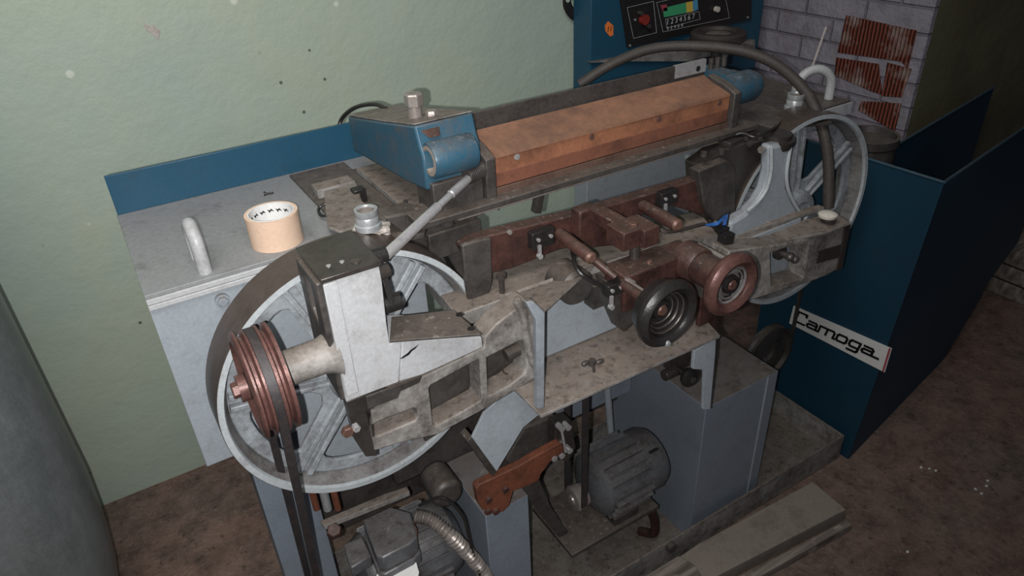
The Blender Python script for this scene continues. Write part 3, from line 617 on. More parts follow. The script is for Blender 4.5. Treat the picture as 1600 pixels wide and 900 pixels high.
# blue arm at left with roller bearing tube
AX = .455
pr_ = PX([(543, 182), (600, 191), (647, 197), (655, 230), (660, 245), (667, 298), (640, 286), (552, 236)], 'X', AX)
ba = P('roller_arm', MB().prism(pr_, (.112, 0, 0)), 'bluew', bev=.004, label='petrol blue left roller arm housing')
P('top_face', MB().prism([pr_[0]+V((.001, 0, .0005)), pr_[1]+V((.001, 0, .0005)), pr_[2]+V((.001, .002, .0005)), pr_[2]+V((.111, .002, .0005)), pr_[1]+V((.111, 0, .0005)), pr_[0]+V((.111, 0, .0005))], (0, 0, .0025)), 'cast', ba, bev=.001, label='bare grey top face')
tc = at(649, 180, 'Z', pr_[2].z-.010)
P('hex_bolt', MB().cyl(tc-V((0, 0, .02)), tc+V((0, 0, .020)), .013).hexbolt(tc+V((0, 0, .018)), (0, 0, 1), .017, .022), 'brushed', ba, bev=.001)
P('hex_nut', MB().hexbolt(tc+V((.022, -.022, -.01)), (0, 0, 1), .011, .020), 'brushed', ba, bev=0)
tb0 = at(670, 252, 'X', AX+.006); TR_ = .0315
P('bearing_tube', MB().lathe(tb0, (1, 0, 0), [(.019, .03), (.020, .004), (.025, 0), (TR_-.002, 0), (TR_, .004), (TR_, .078), (.03, .082), (0, .082)], 44), 'bluew', ba, bev=0)
P('tube_bore', MB().lathe(tb0, (1, 0, 0), [(0, .02), (.0195, .02), (.0195, -.0008), (.026, -.0008), (.026, .002), (.021, .003), (.021, .022), (0, .022)], 32), 'woodp', ba, bev=0, label='bare bronze coloured bore')
c = at(700, 203, 'Y', pr_[2].y-.004); P('front_lug', MB().lathe(c+V((0, .012, 0)), (0, -1, 0), [(0, 0), (.009, 0), (.009, .006), (.006, .012), (0, .012)], 20), 'steel', ba, bev=0)
P('front_pad', MB().prism([pr_[2]+V((.008, -.002, -.008)), pr_[2]+V((.045, -.002, -.008)), pr_[3]+V((.04, -.003, .012)), pr_[3]+V((.02, -.003, .012))], (0, .006, 0)), 'rust', ba, bev=.001, label='patch where the blue has worn to rust')
P('foot_block', MB().box(.462, .56, pr_[5].y-.01, pr_[5].y+.06, 1.186, pr_[5].z+.012), 'castd', ba, bev=.002)
P('base_flange', MB().cyl((.48, pr_[5].y-.012, 1.19), (.48, pr_[5].y-.012, 1.20), .014), 'steel', ba, bev=0)
# right bearing
rt_ = P('roller_arm', MB().lathe((xr+.02, YL+.035, zb+.052), (1, 0, 0), [(0, 0), (.033, 0), (.035, .01), (.035, .075), (.028, .092), (.012, .10), (0, .10)], 36).box(xr+.022, xr+.06, YL+.04, YL+.12, zb+.03, zb+.088), 'bluew', bev=0, label='petrol blue right roller bearing')
for i in range(3): P('bolt', MB().cyl((xr+.03+i*.02, YL+.09, zb+.088), (xr+.03+i*.02, YL+.09, zb+.11), .006), 'steel', rt_, bev=0)

# ---- dark plates and fittings right of the roller
P('slide_plate', MB().prism(PX([(1140, 170), (1170, 152), (1260, 178), (1300, 195), (1220, 203), (1150, 196)], 'Z', 1.175), (0, 0, .008)), 'steel', bev=.001)
P('slide_block', MB().prism(PX([(1146, 182), (1190, 158), (1232, 176), (1210, 200)], 'Z', 1.196), (0, 0, -.012)), 'castd', bev=.002)
P('blade_clamp', MB().prism(PX([(1105, 205), (1160, 195), (1180, 215), (1140, 232), (1108, 222)], 'Z', 1.188), (0, 0, .012)), 'oilst', bev=.002)
for q in ((1118, 196), (1157, 201), (1167, 214), (1188, 212), (1100, 240), (1128, 236)):
    c = at(q[0], q[1], 'Z', 1.20); P('clamp_screw', MB().cyl(c-V((0, 0, .006)), c+V((0, 0, .004)), .007, n=12), 'steel', bev=0)
for (px, py, z, mt, L) in ((1098, 214, 1.19, 'alu', .014), (1076, 246, 1.15, 'alu', .016), (1088, 242, 1.15, 'brushed', .012), (1150, 204, 1.205, 'brushed', .03), (1172, 224, 1.19, 'steel', .03), (1190, 234, 1.18, 'brushed', .02)):
    c = at(px, py, 'Z', z); P('grease_fitting', MB().cyl(c, c+V((L, -.006, .002)), .0055, .003, n=12).hexbolt(c-V((.004, 0, 0)), (1, 0, 0), .008, .006), mt, bev=0)
P('oil_pipe', MB().tube(bez([at(1140, 214, 'Z', 1.2), at(1160, 208, 'Z', 1.21), at(1180, 214, 'Z', 1.205), at(1200, 206, 'Z', 1.21), at(1215, 196, 'Z', 1.2)], 8), .0035, 8), 'black', bev=0)
P('bed_bracket', MB().prism(PX([(1130, 235), (1215, 205), (1200, 240), (1170, 280), (1140, 340), (1100, 345), (1095, 260)], 'Y', 1.005), (0, .05, 0)), 'oilst', bev=.004)
P('drive_shaft_cover', MB().prism(PX([(600, 340), (650, 330), (700, 345), (760, 380), (770, 430), (745, 480), (700, 400), (650, 380)], 'Y', 1.07), (0, .05, 0)), 'castd', bev=.004)

# ---- fittings on the left table: bent bracket and nut plate
q = PX([(507, 303), (558, 290), (566, 318), (604, 345), (545, 370), (512, 358)], 'Z', 1.185)
P('fence_bracket', MB().prism(q, (0, 0, .006)).prism([at(507, 303, 'Z', 1.188), at(512, 358, 'Z', 1.188), at(512, 358, 'Z', 1.170), at(507, 303, 'Z', 1.170)], (.003, 0, 0)), 'cast', bev=.001, label='dusty grey bent bracket on the left table')
P('handle_loop', MB().tube(bez([at(508, 318, 'Z', 1.185), at(498, 326, 'Z', 1.178), at(503, 337, 'Z', 1.175), at(528, 334, 'Z', 1.178)], 8), .003, 8), 'black', bev=0)
P('clamp_bar', MB().box(.34, .42, 1.33, 1.37, ZT+.006, ZT+.026).box(.36, .385, 1.20, 1.33, ZT+.006, ZT+.016), 'sheet', bev=.002)
P('stop_block', MB().box(.392, .417, 1.262, 1.285, ZT+.006, ZT+.034).cyl((.404, 1.26, ZT+.014), (.404, 1.256, ZT+.014), .004), 'black', bev=.002)
P('stud', MB().cyl((.455, 1.16, ZT), (.455, 1.16, ZT+.035), .004), 'steel', bev=0)
P('ratchet_plate', MB().prism(PX([(590, 350), (640, 345), (668, 360), (664, 372), (610, 384)], 'Z', 1.175), (0, 0, .010)), 'castd', bev=.002)

# ---- base: two columns, tray, lower brackets
P('tray', MB().box(.02, 1.75, .938, 1.42, .004, .012).box(.02, 1.75, .932, .938, .004, .10).box(1.744, 1.75, .938, 1.42, .004, .10).box(.02, .026, .938, 1.42, .004, .10).box(.02, 1.75, 1.414, 1.42, .004, .10), 'cast', bev=.001, label='grey sheet drip tray around the base')
tray = [o for o in SM.children if o.name.startswith('tray')][0]
P('drain_stub', MB().cyl(at(1046, 852, 'Y', .93), at(1046, 852, 'Y', .93)-V((0, .015, 0)), .014), 'castd', tray, bev=0)
colr = P('base_column', MB().box(1.11, 1.378, .955, 1.32, .012, .514), 'panel', bev=.002, label='grey sheet base column at right')
P('corner_strip', MB().box(1.335, 1.34, .952, .956, .02, .51), 'greyp', colr, bev=.0005)
coll = P('base_column', MB().box(.462, .571, .955, 1.30, .012, .53), 'panel', bev=.002, label='grey sheet base column at left')
P('base_leg', MB().box(.060, .17, 1.17, 1.27, .012, .80), 'panel', bev=.002)
P('cross_member', MB().box(.10, 1.35, 1.30, 1.36, .30, .60).box(.571, 1.11, 1.31, 1.33, .35, .75), 'castd', bev=.004)
P('back_strut', MB().cyl(at(948, 600, 'Y', 1.2), at(958, 720, 'Y', 1.2), .010), 'greyp', bev=0)
# lower left greasy castings behind the wheel
P('gear_casting', MB().box(.33, .62, 1.12, 1.28, .55, .76).cyl((.40, 1.07, .60), (.40, .99, .60), .035).cyl((.55, 1.06, .62), (.55, 1.0, .62), .05), 'castd', bev=.01)
P('motor_rail', MB().prism(PX([(500, 814), (506, 822), (606, 782), (640, 768), (636, 760), (600, 772)], 'Z', .60), (0, 0, -.012)), 'sheet', bev=.001)
for px in (495, 528): c = at(px, 795, 'Z', .61); P('rail_bolt', MB().cyl(c, c+V((0, 0, .055)), .007), 'rusto' if px != 510 else 'alu', bev=0)
c = at(511, 790, 'Z', .61); P('rail_bolt', MB().cyl(c-V((0, 0, .01)), c+V((0, 0, .06)), .009), 'alu', bev=0)
P('lock_nut', MB().hexbolt(at(522, 832, 'Z', .60), (0, -.5, 1), .015, .018), 'rust', bev=0)

# ---- left motor (axis X)
mc = V((.33, 1.05, .42)); MRD = .088
mo = P('drive_motor', MB().lathe((.19, mc.y, mc.z), (1, 0, 0), [(0, 0), (.05, .0), (MRD-.01, .012), (MRD, .03), (MRD, .19), (MRD-.008, .215), (.05, .235), (0, .235)], 48), 'motor', bev=0, label='grey enamelled drive motor at lower left')
for i in range(26):
    a = 2*PI*i/26
    if i % 1 == 0: P('cooling_fin', MB().hexa([V((x, mc.y+math.cos(a+s*.016)*MRD*.98, mc.z+math.sin(a+s*.016)*MRD*.98)) for x, s in ((.225, -1), (.375, -1), (.375, 1), (.225, 1))],
        [V((x, mc.y+math.cos(a+s*.012)*(MRD+.008), mc.z+math.sin(a+s*.012)*(MRD+.008))) for x, s in ((.225, -1), (.375, -1), (.375, 1), (.225, 1))]), 'motor', mo, bev=0)
tbq = PX([(566, 812), (610, 791), (642, 800), (652, 838), (640, 850), (598, 872), (588, 868)], 'Z', .575)
tb_ = P('terminal_box', MB().prism(tbq, (0, 0, -.042)).prism([p+(p-V((.295, 1.02, p.z)))*.06+V((0, 0, -.044)) for p in tbq], (0, 0, -.03)), 'motor', mo, bev=.004, label='grey terminal box on the drive motor')
P('side_gland', MB().prism(PX([(536, 850), (566, 838), (580, 868), (548, 888)], 'Z', .555), (0, 0, -.03)), 'motor', mo, bev=.003)
P('cable_stub', MB().tube(bez([at(640, 815, 'Z', .56), at(648, 830, 'Z', .565), at(646, 850, 'Z', .54)], 6), .006, 8), 'copper', mo, bev=0)
P('motor_pulley', MB().lathe((x0-.004, MPC.y, MPC.z), (1, 0, 0), [(0, 0), (MR+.004, 0), (MR+.004, .004), (MR-.008, .014), (MR-.008, .018), (MR+.004, .024), (MR-.008, .034), (MR+.004, .044), (0, .044)], 40).cyl((x0+.03, MPC.y+.0, MPC.z), (.20, MPC.y+.0, MPC.z), .012), 'steel', mo, bev=0)
lb = PX([(585, 905), (596, 888), (647, 868), (655, 895), (650, 912)], 'Z', .515)
P('motor_label', MB().prism(lb, (0, 0, .0015)), 'paper', mo, bev=0, label='white paper label on the motor')
P('label_bed', MB().prism([p+(p-V((.30, .98, p.z)))*.12+V((0, 0, -.001)) for p in lb], (0, 0, -.02)), 'motor', mo, bev=.002)
# corrugated hose
hp = bez([at(648, 806, 'Y', 1.0), at(672, 812, 'Y', .98), at(705, 838, 'Y', .94), at(738, 872, 'Y', .93), at(762, 905, 'Y', .93), at(780, 950, 'Y', .92)], 26)
P('corrugated_hose', MB().tube(hp, lambda t: .0135+.0028*math.sin(t*2*PI*40), 14), 'brushed', bev=0, label='grey corrugated cable hose')
P('cable', MB().tube(bez([at(655, 790, 'Y', 1.0), at(690, 778, 'Y', .96), at(722, 805, 'Y', .935), at(735, 850, 'Y', .925), at(752, 905, 'Y', .92)], 12), .0035, 8), 'black', bev=0)

# ---- right motor (axis X)
m2 = V((.0, 1.02, .365)); r2 = .082
xa, xb = .80, .965
rm = P('feed_motor', MB().lathe((xa, m2.y, m2.z), (1, 0, 0), [(0, -.018), (.045, -.016), (r2-.012, -.006), (r2, .004), (r2, .13), (r2+.003, .132), (r2+.003, .172), (r2-.006, .192), (r2-.025, .200), (0, .203)], 56), 'motor', bev=0, label='grey finned feed motor between the base columns')
for i in range(22):
    a = 2*PI*i/22
    P('cooling_fin', MB().hexa([V((x, m2.y+math.cos(a+s*.016)*r2*.98, m2.z+math.sin(a+s*.016)*r2*.98)) for x, s in ((xa+.01, -1), (xa+.128, -1), (xa+.128, 1), (xa+.01, 1))],
      [V((x, m2.y+math.cos(a+s*.007)*(r2+.013), m2.z+math.sin(a+s*.007)*(r2+.013))) for x, s in ((xa+.01, -1), (xa+.128, -1), (xa+.128, 1), (xa+.01, 1))]), 'motor', rm, bev=0)
P('cable_slot', MB().box(xa+.142, xa+.172, m2.y-.05, m2.y-.043, m2.z+.060, m2.z+.074), 'black', rm, bev=.002)
P('motor_foot', MB().box(xa+.02, xa+.10, m2.y-.07, m2.y+.07, m2.z-.10, m2.z-.075).box(xa-.12, xa+.16, m2.y-.08, m2.y+.10, m2.z-.112, m2.z-.10), 'castd', rm, bev=.002)
fp = P('feed_pulley', MB().lathe((xa-.075, m2.y-.01, m2.z), (1, 0, 0), [(0, 0), (.012, 0), (.014, .004), (.030, .006), (.034, .010), (.034, .030), (.030, .034), (.030, .04), (0, .04)], 36), 'brushed', rm, bev=0)
bx = xa-.06
fa, fb = V((bx, m2.y-.01, m2.z)), V((bx-.0, 1.0, .80))
P('feed_belt', MB().box(bx-.007, bx+.010, m2.y-.048, m2.y-.043, m2.z, .84).box(bx-.007, bx+.010, m2.y+.022, m2.y+.027, m2.z, .84), 'belt', bev=.001)
P('coolant_pipe', MB().tube(bez([at(975, 778, 'Z', .22), at(1002, 782, 'Z', .2), at(1020, 805, 'Z', .14), at(1022, 832, 'Z', .06), at(1000, 830, 'Z', .03)], 10), .013, 12), 'rust', bev=0)
# rusty tensioner bracket
tn = P('tension_bracket', MB().prism(PX([(744, 764), (748, 758), (812, 728), (850, 706), (876, 692), (884, 704), (860, 722), (846, 740), (842, 752), (818, 762), (802, 768), (796, 790), (786, 800), (770, 803), (754, 796), (748, 786)], 'Y', .915), (0, .018, 0)), 'rusto', bev=.002, label='orange rusted belt tension bracket')
for q in ((764, 782), (790, 766), (763, 800), (775, 800)):
    c = at(*q, 'Y', .912); P('bolt', MB().hexbolt(c+V((0, .004, 0)), (0, -1, 0), .008, .007), 'rust', tn, bev=0)
P('bracket_web', MB().prism(PX([(800, 748), (838, 738), (860, 790), (900, 850), (884, 852), (846, 806)], 'Y', 1.0), (0, .01, 0)), 'castd', tn, bev=.001)
ch = P('chain_tensioner', MB().prism(PX([(868, 664), (892, 655), (900, 700), (888, 722), (866, 716)], 'Y', .93), (0, .03, 0)), 'oilst', bev=.002)
for q in ((874, 666), (884, 664), (874, 708), (886, 700), (862, 712)):
    c = at(*q, 'Y', .925); P('pin', MB().cyl(c+V((0, .006, 0)), c-V((0, .012, 0)), .007, n=14), 'chrome', ch, bev=0)
P('link_rod', MB().cyl(at(876, 664, 'Y', .915), at(884, 706, 'Y', .915), .003), 'chrome', ch, bev=0)
P('lower_housing', MB().prism(PX([(818, 668), (870, 650), (872, 700), (850, 712), (800, 730), (790, 720)], 'Y', .97), (0, .06, 0)), 'castd', bev=.006)
P('lower_sheet', MB().box(.60, 1.09, 1.22, 1.226, .40, .88), 'panel', bev=.001)
# belt pulley behind the right column
lp = at(1205, 556, 'Y', 1.15)
rp = P('belt_pulley', MB().lathe(lp, (0, 1, 0), [(0, .02), (.02, .02), (.03, .012), (.088, .014), (.092, 0), (.10, 0), (.094, .010), (.094, .014), (.10, .022), (.10, .03), (.0, .03)], 56), 'castd', bev=0, label='dark belt pulley behind the right column')
P('belt', MB().box(lp.x+.092, lp.x+.106, lp.y+.006, lp.y+.012, lp.z, lp.z+.42), 'rubber', bev=.001)
# wiring near the right gear
for i in range(3):
    P('wire', MB().tube(bez([at(1100, 352, 'Z', 1.06), at(1122, 350-i*3, 'Z', 1.075), at(1134+i*2, 334-i, 'Z', 1.07), at(1130+i*3, 352, 'Z', 1.05)], 8), .0022, 6), 'wire' if i < 2 else 'black', bev=0)
P('cable', MB().tube(bez([at(985, 340, 'Y', .97), at(1020, 350, 'Y', .93), at(1045, 362, 'Y', .90), at(1100, 350, 'Y', .93)], 10), .004, 8), 'rubber', bev=0)
P('cable', MB().tube(bez([at(893, 388, 'Y', .93), at(905, 425, 'Y', .87), at(945, 450, 'Y', .85), at(956, 456, 'Y', .84)], 10), .004, 8), 'black', bev=0)
for q in ((1128, 358), (1136, 368), (1120, 350)):
    c = at(*q, 'Z', 1.045); P('terminal_block', MB().box(c.x-.014, c.x+.014, c.y-.008, c.y+.008, c.z-.02, c.z+.004), 'black', bev=.001)

# ------------------------------------------------------------------ control cabinet behind
YP = 1.985
CC = thing('control_cabinet', (1.95, 2.03, 0), 'petrol blue control cabinet with sloping black instrument panel behind the machine', 'control cabinet')
PB, PTp = at(922, 120, 'Y', YP), at(925, 0, 'Y', YP)
ZB = at(915, 172, 'Y', YP).z
cx0, cx1 = PB.x, at(1186, 60, 'Y', YP).x
P('lower_body', MB().box(cx0-.0, cx1-.05, YP+.01, 2.075, .0, ZB), 'greyp', CC, bev=.003, label='pale grey lower body')
P('upper_body', MB().box(cx0, cx1, YP, 2.085, ZB, 1.60), 'blue', CC, bev=.004)
ip = PX([(962, -60), (982, 75), (1174, 30), (1176, -60)], 'Y', YP-.012)
P('instrument_panel', MB().prism(ip, (0, .012, 0)), 'black', CC, bev=.001, label='black instrument panel')
def onp(pts, mat, nm, lbl=None, d=.002, off=.014): return P(nm, MB().prism(PX(pts, 'Y', YP-off), (0, d, 0)), mat, CC, bev=0, label=lbl)
onp([(1036, 13), (1072, 4), (1073, 20), (1038, 27)], 'grn', 'label_strip', 'green panel label')
onp([(1072, 4), (1082, 2), (1083, 18), (1073, 20)], 'yel', 'label_strip', 'yellow panel label')
onp([(1082, 2), (1090, -1), (1091, 15), (1083, 18)], 'blp', 'label_strip', 'pale blue panel label')
onp([(1032, 8), (1042, 7), (1043, 17), (1036, 18)], 'rdp', 'label_strip', 'red panel label')
def outline(a, b, c, d, w=1.2):
    pts = [V(p) for p in PX([a, b, c, d], 'Y', YP-.0135)]
    mb = MB()
    for i in range(4): mb.tube([pts[i], pts[(i+1) % 4]], .0006, 4)
    P('panel_outline', mb, 'wht', CC, bev=0)
outline((980, 12), (1021, 2), (1026, 51), (990, 60)); outline((1026, 4), (1130, -20), (1140, 28), (1036, 50)); outline((1040, 30), (1092, 18), (1094, 30), (1042, 44))
xd = (ip[2]-ip[1]).normalized()
text('panel_digits', '1 2 3 4 5 6 7', at(1041, 39, 'Y', YP-.015), xd, (0, 0, 1), .026, 'wht', CC, .0002)
text('panel_digits', '0  2  4  6  8', at(1042, 47, 'Y', YP-.015), xd, (0, 0, 1), .016, 'wht', CC, .0002)
for q, mt in (((1004, 30), 'redb'), ((998, 20), 'redb'), ((1010, 40), 'redb')):
    c = at(*q, 'Y', YP-.014); P('selector_knob', MB().cyl(c, c-V((0, .018, 0)), .017 if q[0] == 1004 else .007), 'redb' if q[0] == 1004 else 'steel', CC, bev=0)
c = at(1118, 14, 'Y', YP-.014); P('selector_knob', MB().cyl(c, c-V((0, .014, 0)), .010), 'cream', CC, bev=0)
for q in ((984, 71), (1168, 27), (992, 31), (1012, 31)): c = at(*q, 'Y', YP-.013); P('panel_screw', MB().cyl(c, c-V((0, .003, 0)), .004, n=12), 'alu', CC, bev=0)
os_ = P('orange_sticker', MB().prism(PX([(945, 40), (950, 33), (958, 40), (958, 55), (953, 57), (946, 49)], 'Y', YP-.001), (0, -.001, 0)), 'ora', CC, bev=0)
text('sticker_number', '11', at(947.5, 50, 'Y', YP-.003), xd, (0, 0, 1), .024, 'ink', CC, .0002, .2)
P('ledge', MB().prism(PX([(924, 98), (985, 88), (1120, 70), (1180, 62), (1180, 80), (1080, 96), (985, 96)], 'Y', YP-.02), (0, .03, 0)), 'sheet', CC, bev=.001)
P('side_door', MB().box(cx1, cx1+.01, YP+.01, 2.08, ZB+.01, 1.59), 'blue', CC, bev=.001)

# round lid resting on the ledge
lc = at(1122, 56, 'Y', 1.87)
rl = P('vent_cap', MB().lathe(lc-V((0, 0, .02)), (0, 0, 1), [(0, 0), (.085, 0), (.097, .008), (.097, .030), (.089, .038), (.068, .038), (.064, .027), (0, .027)], 48), 'rubber', CC, bev=0, label='round black cap with grey centre')
P('centre_disc', MB().lathe(lc-V((0, 0, -.003)), (0, 0, 1), [(0, 0), (.045, 0), (.042, .006), (.012, .010), (0, .010)], 36), 'cast', rl, bev=0)
P('cap_bracket', MB().cyl(lc-V((0, 0, .021)), V((lc.x, lc.y, lc.z-.08)), .02).box(lc.x-.05, lc.x+.05, lc.y-.0, YP+.01, lc.z-.034, lc.z-.022), 'castd', CC, bev=.001)

# big black hose arching over
hp = bez([at(905, 132, 'Y', 1.54), at(960, 98, 'Y', 1.5), at(1030, 74, 'Y', 1.42), at(1130, 75, 'Y', 1.3), at(1200, 94, 'Y', 1.2), at(1252, 135, 'Y', 1.1), at(1280, 185, 'Y', 1.03), at(1294, 250, 'Y', .99), at(1294, 325, 'Y', .96)], 12)
build('rubber_hose', MB().tube(hp, .013, 12), 'rubber', label='thick black rubber hose arching over the right wheel', cat='hose')
build('cable', MB().tube(bez([at(527, 206, 'Y', 1.54), at(535, 184, 'Y', 1.54), at(555, 168, 'Y', 1.5), at(585, 163, 'Y', 1.44), at(604, 170, 'Z', 1.30)], 10), .0045, 8), 'black', label='thin black cable curving up behind the blue roller arm', cat='cable')

# ------------------------------------------------------------------ small loose things
tc0 = at(440, 395, 'Z', ZT); tr_ = .046
tpz = V((.222, 1.212, ZT+.0005))
TP = thing('tape_roll', tpz, 'wide beige roll of masking tape standing on the left table', 'tape roll')
build('tape', MB().lathe(tpz, (0, 0, 1), [(.0405, .0), (tr_, 0), (tr_, .058), (.0405, .058)], 56, closed=True), 'tape', TP)
core = build('core', MB().lathe(tpz, (0, 0, 1), [(.038, .0), (.0403, 0), (.0403, .0585), (.038, .0585)], 56, closed=True), 'paper', TP)
for k in range(6):
    a = math.radians(35+k*22); p = tpz+V((math.cos(a)*.0378, math.sin(a)*.0378, .044)); t = V((-math.sin(a), math.cos(a), 0)); nn = V((math.cos(a), math.sin(a), 0))
    pts = [p+t*u_+V((0, 0, w_)) for u_, w_ in ((-.006, -.002), (-.001, .004), (.001, .001), (.006, .003), (.002, -.004), (0, 0))]
    build('printed_mark', MB().prism(pts, -nn*.0004), 'ink', core)
def ring_nut(px, py, r, h, lab, z=1.19, mat='alu'):
    c = at(px, py, 'Z', z)
    t = thing('ring_nut', c, lab, 'nut')
    build('collar', MB().lathe(c, (0, 0, 1), [(r*.72, .0), (r*1.15, 0), (r*1.15, h*.25), (r, h*.3), (r, h*.62), (r*.96, h*.66), (r, h*.7), (r, h), (r*.8, h), (r*.74, h*.9), (r*.72, h*.3)], 40, closed=True), mat, t)
    build('bore', MB().lathe(c, (0, 0, 1), [(0, h*.45), (r*.73, h*.45), (r*.73, h*.9), (r*.76, h*.9), (r*.76, h*.4), (0, h*.4)], 32), 'brushed', t)
    return c
rn = ring_nut(576, 356, .020, .036, 'bright aluminium ring nut on crumpled tape beside the head block', 1.205)
ring_nut(1240, 172, .020, .040, 'dull aluminium ring nut standing on the right end of the machine', 1.186)
cr_ = MB(); rr = random.Random(3); cpt = at(578, 362, 'Z', 1.192)
bmesh.ops.create_icosphere(cr_.b, subdivisions=3, radius=.030)
for v in cr_.b.verts:
    k = 1+rr.uniform(-.16, .16); v.co = V((v.co.x*1.15*k, v.co.y*.95*k, max(-.008, min(.0115, v.co.z*.55*k))))
    v.co += cpt+V((.003, .0, 0))
build('tape_scrap', cr_, 'scrap', label='crumpled pale tape scrap under the aluminium ring nut', cat='tape scrap', smooth=False)
sc = at(413, 305, 'Z', ZT); build('small_screw', MB().lathe(sc+V((0, 0, .003)), (1, -.35, 0), [(0, 0), (.005, 0), (.0045, .003), (.002, .0035), (.0018, .018), (0, .02)], 12), 'black', label='small black screw lying on the left table', cat='screw')
wc = at(925, 570, 'Z', zs)
build('wing_nut', MB().cyl(wc, wc+V((0, 0, .012)), .007, n=12).sphere(wc+V((-.013, .004, .007)), .007, (1.3, .8, .7)).sphere(wc+V((.014, -.006, .006)), .007, (1.4, .8, .7)).tube([wc+V((-.004, -.01, .003)), wc+V((-.012, -.022, .003))], .003, 8), 'steel', label='dirty steel wing nut lying on the dusty sheet shelf', cat='wing nut')
wr = at(1262, 112, 'Y', 1.3)
build('thin_rod', MB().tube([at(1268, 108, 'Y', 1.25), at(1291, 42, 'Y', 1.25)], .0025, 6), 'scrap', label='thin pale rod standing up behind the right lifting handle', cat='rod')

# gasket on wall
gp = [at(x, y, 'Y', 2.088) for x, y in ((886, -12), (882, 5), (886, 20), (898, 30), (912, 34), (926, 36))]
gk = bez([at(900, -20, 'Y', 2.085), at(888, -8, 'Y', 2.085), at(886, 6, 'Y', 2.085), at(893, 20, 'Y', 2.085), at(902, 26, 'Y', 2.085), at(910, 29, 'Y', 2.085)], 8)
g_ = thing('gasket', at(893, 20, 'Y', 2.09), 'black flat gasket with holes hanging on the green wall', 'gasket')
build('gasket_body', MB().tube(gk, .017, 8, flat=.004, up=(0, 1, 0)), 'black', g_)
for q in ((887, 0), (907, 28)): c = at(*q, 'Y', 2.079); build('hole', MB().cyl(c, c-V((0, .002, 0)), .008), 'wallg', g_)

# ------------------------------------------------------------------ blue covers standing at right
K = at(1325, 718, 'Z', 0); KT = at(1475, 285, 'X', 1.0)
# directions of the two faces (rotated box)
def hdir(px, py):
    d = rt*(px-800)+dn*(py-450)+fw*FPX; d.z = 0; return d.normalized()
dA = -hdir(-250, -183)          # along the logo face towards the viewer
dB = hdir(2311, -312)           # along the other face, away to the right
dA = -V((-dB.y, dB.x, 0)) if V((-dB.y, dB.x, 0)).dot(dA) < 0 else V((-dB.y, dB.x, 0))
dA = V((.04, -1, 0)).normalized()
def on_face(px, py, p0, d):
    n = V((d.y, -d.x, 0)); r = rt*(px-800)+dn*(py-450)+fw*FPX; t = (V(p0)-CAM).dot(n)/r.dot(n); return CAM+r*t
CV = thing('machine_cover', (K.x+.2, K.y, 0), 'large petrol blue sheet metal machine cover with white name plate standing at right', 'machine cover')
nA = -V((dA.y, -dA.x, 0)); 
if nA.dot(dB) < 0: nA = -nA
tl = on_face(1475, 285, K, dA); H1 = tl.z
lt = V((K.x, K.y, H1)); ltb = on_face(1356, 251, K, dA)
face = [on_face(1325, 718, K, dA), on_face(1475, 285, K, dA), on_face(1340, 247, K, dA), K-dA*.62+V((0, 0, H1))*1, K-dA*.62]
LA = (on_face(1345, 248, K, dA)-K); LA.z = 0; LA = LA.length
fA = [K, tl, V((K.x, K.y, 0))-dA*.42+V((0, 0, tl.z)), K-dA*.42]
P('logo_face', MB().prism(fA, nA*.006), 'blued', CV, bev=.001)
fB = [on_face(x, y, K, dB) for x, y in ((1475, 285), (1604, 197), (1604, 345), (1590, 380), (1545, 440), (1533, 465), (1444, 612), (1326, 717))]
P('side_face', MB().prism(fB, -dA*.006), 'blued', CV, bev=.001)
P('rim_edge', MB().tube([tl, fA[2]], .004, 6).tube([tl, fB[1]], .004, 6), 'bluew', CV, bev=0)
None and P('inner_sheet', MB().prism([K-dA*.3+dB*.02+V((0, 0, .02)), K-dA*.3+dB*.02+V((0, 0, tl.z-.10)), K-dA*.3+dB*.8+V((0, 0, tl.z-.10)), K-dA*.3+dB*.8+V((0, 0, .02))], -dA*.01), 'blued', CV)
# name plate
q = [on_face(x, y, K-nA*.004, dA) for x, y in ((1240, 478), (1393, 545), (1382, 582), (1233, 505))]
zt_ = (q[0].z+q[1].z)/2; 
npl = P('name_plate', MB().prism(q, nA*.003), 'paper', CV, bev=0, label='white name plate')
P('red_edge', MB().prism([on_face(x, y, K-nA*.0047, dA) for x, y in ((1389, 543.5), (1392, 545), (1381, 581), (1378, 580))], nA*.0006), 'rdp', npl, bev=0)
xdir = (q[1]-q[0]).normalized(); n_ = -nA; yd = n_.cross(xdir); 
if yd.z < 0: yd = -yd
Lp = (q[1]-q[0]).length; Hp = (q[3]-q[0]).length
# extended slanted lettering: C a m o g a, drawn as heavy strokes
G_ = [(1.15, [[(1, .78), (1, 1), (.18, 1), (0, .82), (0, .18), (.18, 0), (1.1, 0)], [(.14, .9), (.14, .1)]]),
  (1.0, [[(.05, .6), (.75, .6), (.88, .48), (.88, 0), (1.1, 0)], [(.88, .33), (.12, .33), (0, .22), (0, .1), (.12, 0), (.88, 0)]]),
  (1.55, [[(0, 0), (0, .6), (1.3, .6), (1.42, .48), (1.42, 0), (1.6, 0)], [(.72, .6), (.72, 0)]]),
  (1.0, [[(.12, 0), (0, .12), (0, .48), (.12, .6), (.76, .6), (.88, .48), (.88, .12), (.76, 0), (.12, 0)]]),
  (1.0, [[(.88, .05), (.12, .05), (0, .15), (0, .48), (.12, .6), (.88, .6), (.88, -.2), (.76, -.32), (0, -.32)]]),
  (1.0, [[(.05, .6), (.75, .6), (.88, .48), (.88, 0), (1.5, 0)], [(.88, .33), (.12, .33), (0, .22), (0, .1), (.12, 0), (.88, 0)]])]
tot = sum(g[0]+.18 for g in G_)+.5; us = Lp*.90/tot; hs = Hp*.56; o_ = (q[3]+xdir*Lp*.05+yd*Hp*.27)-nA*.0018; cx_ = 0
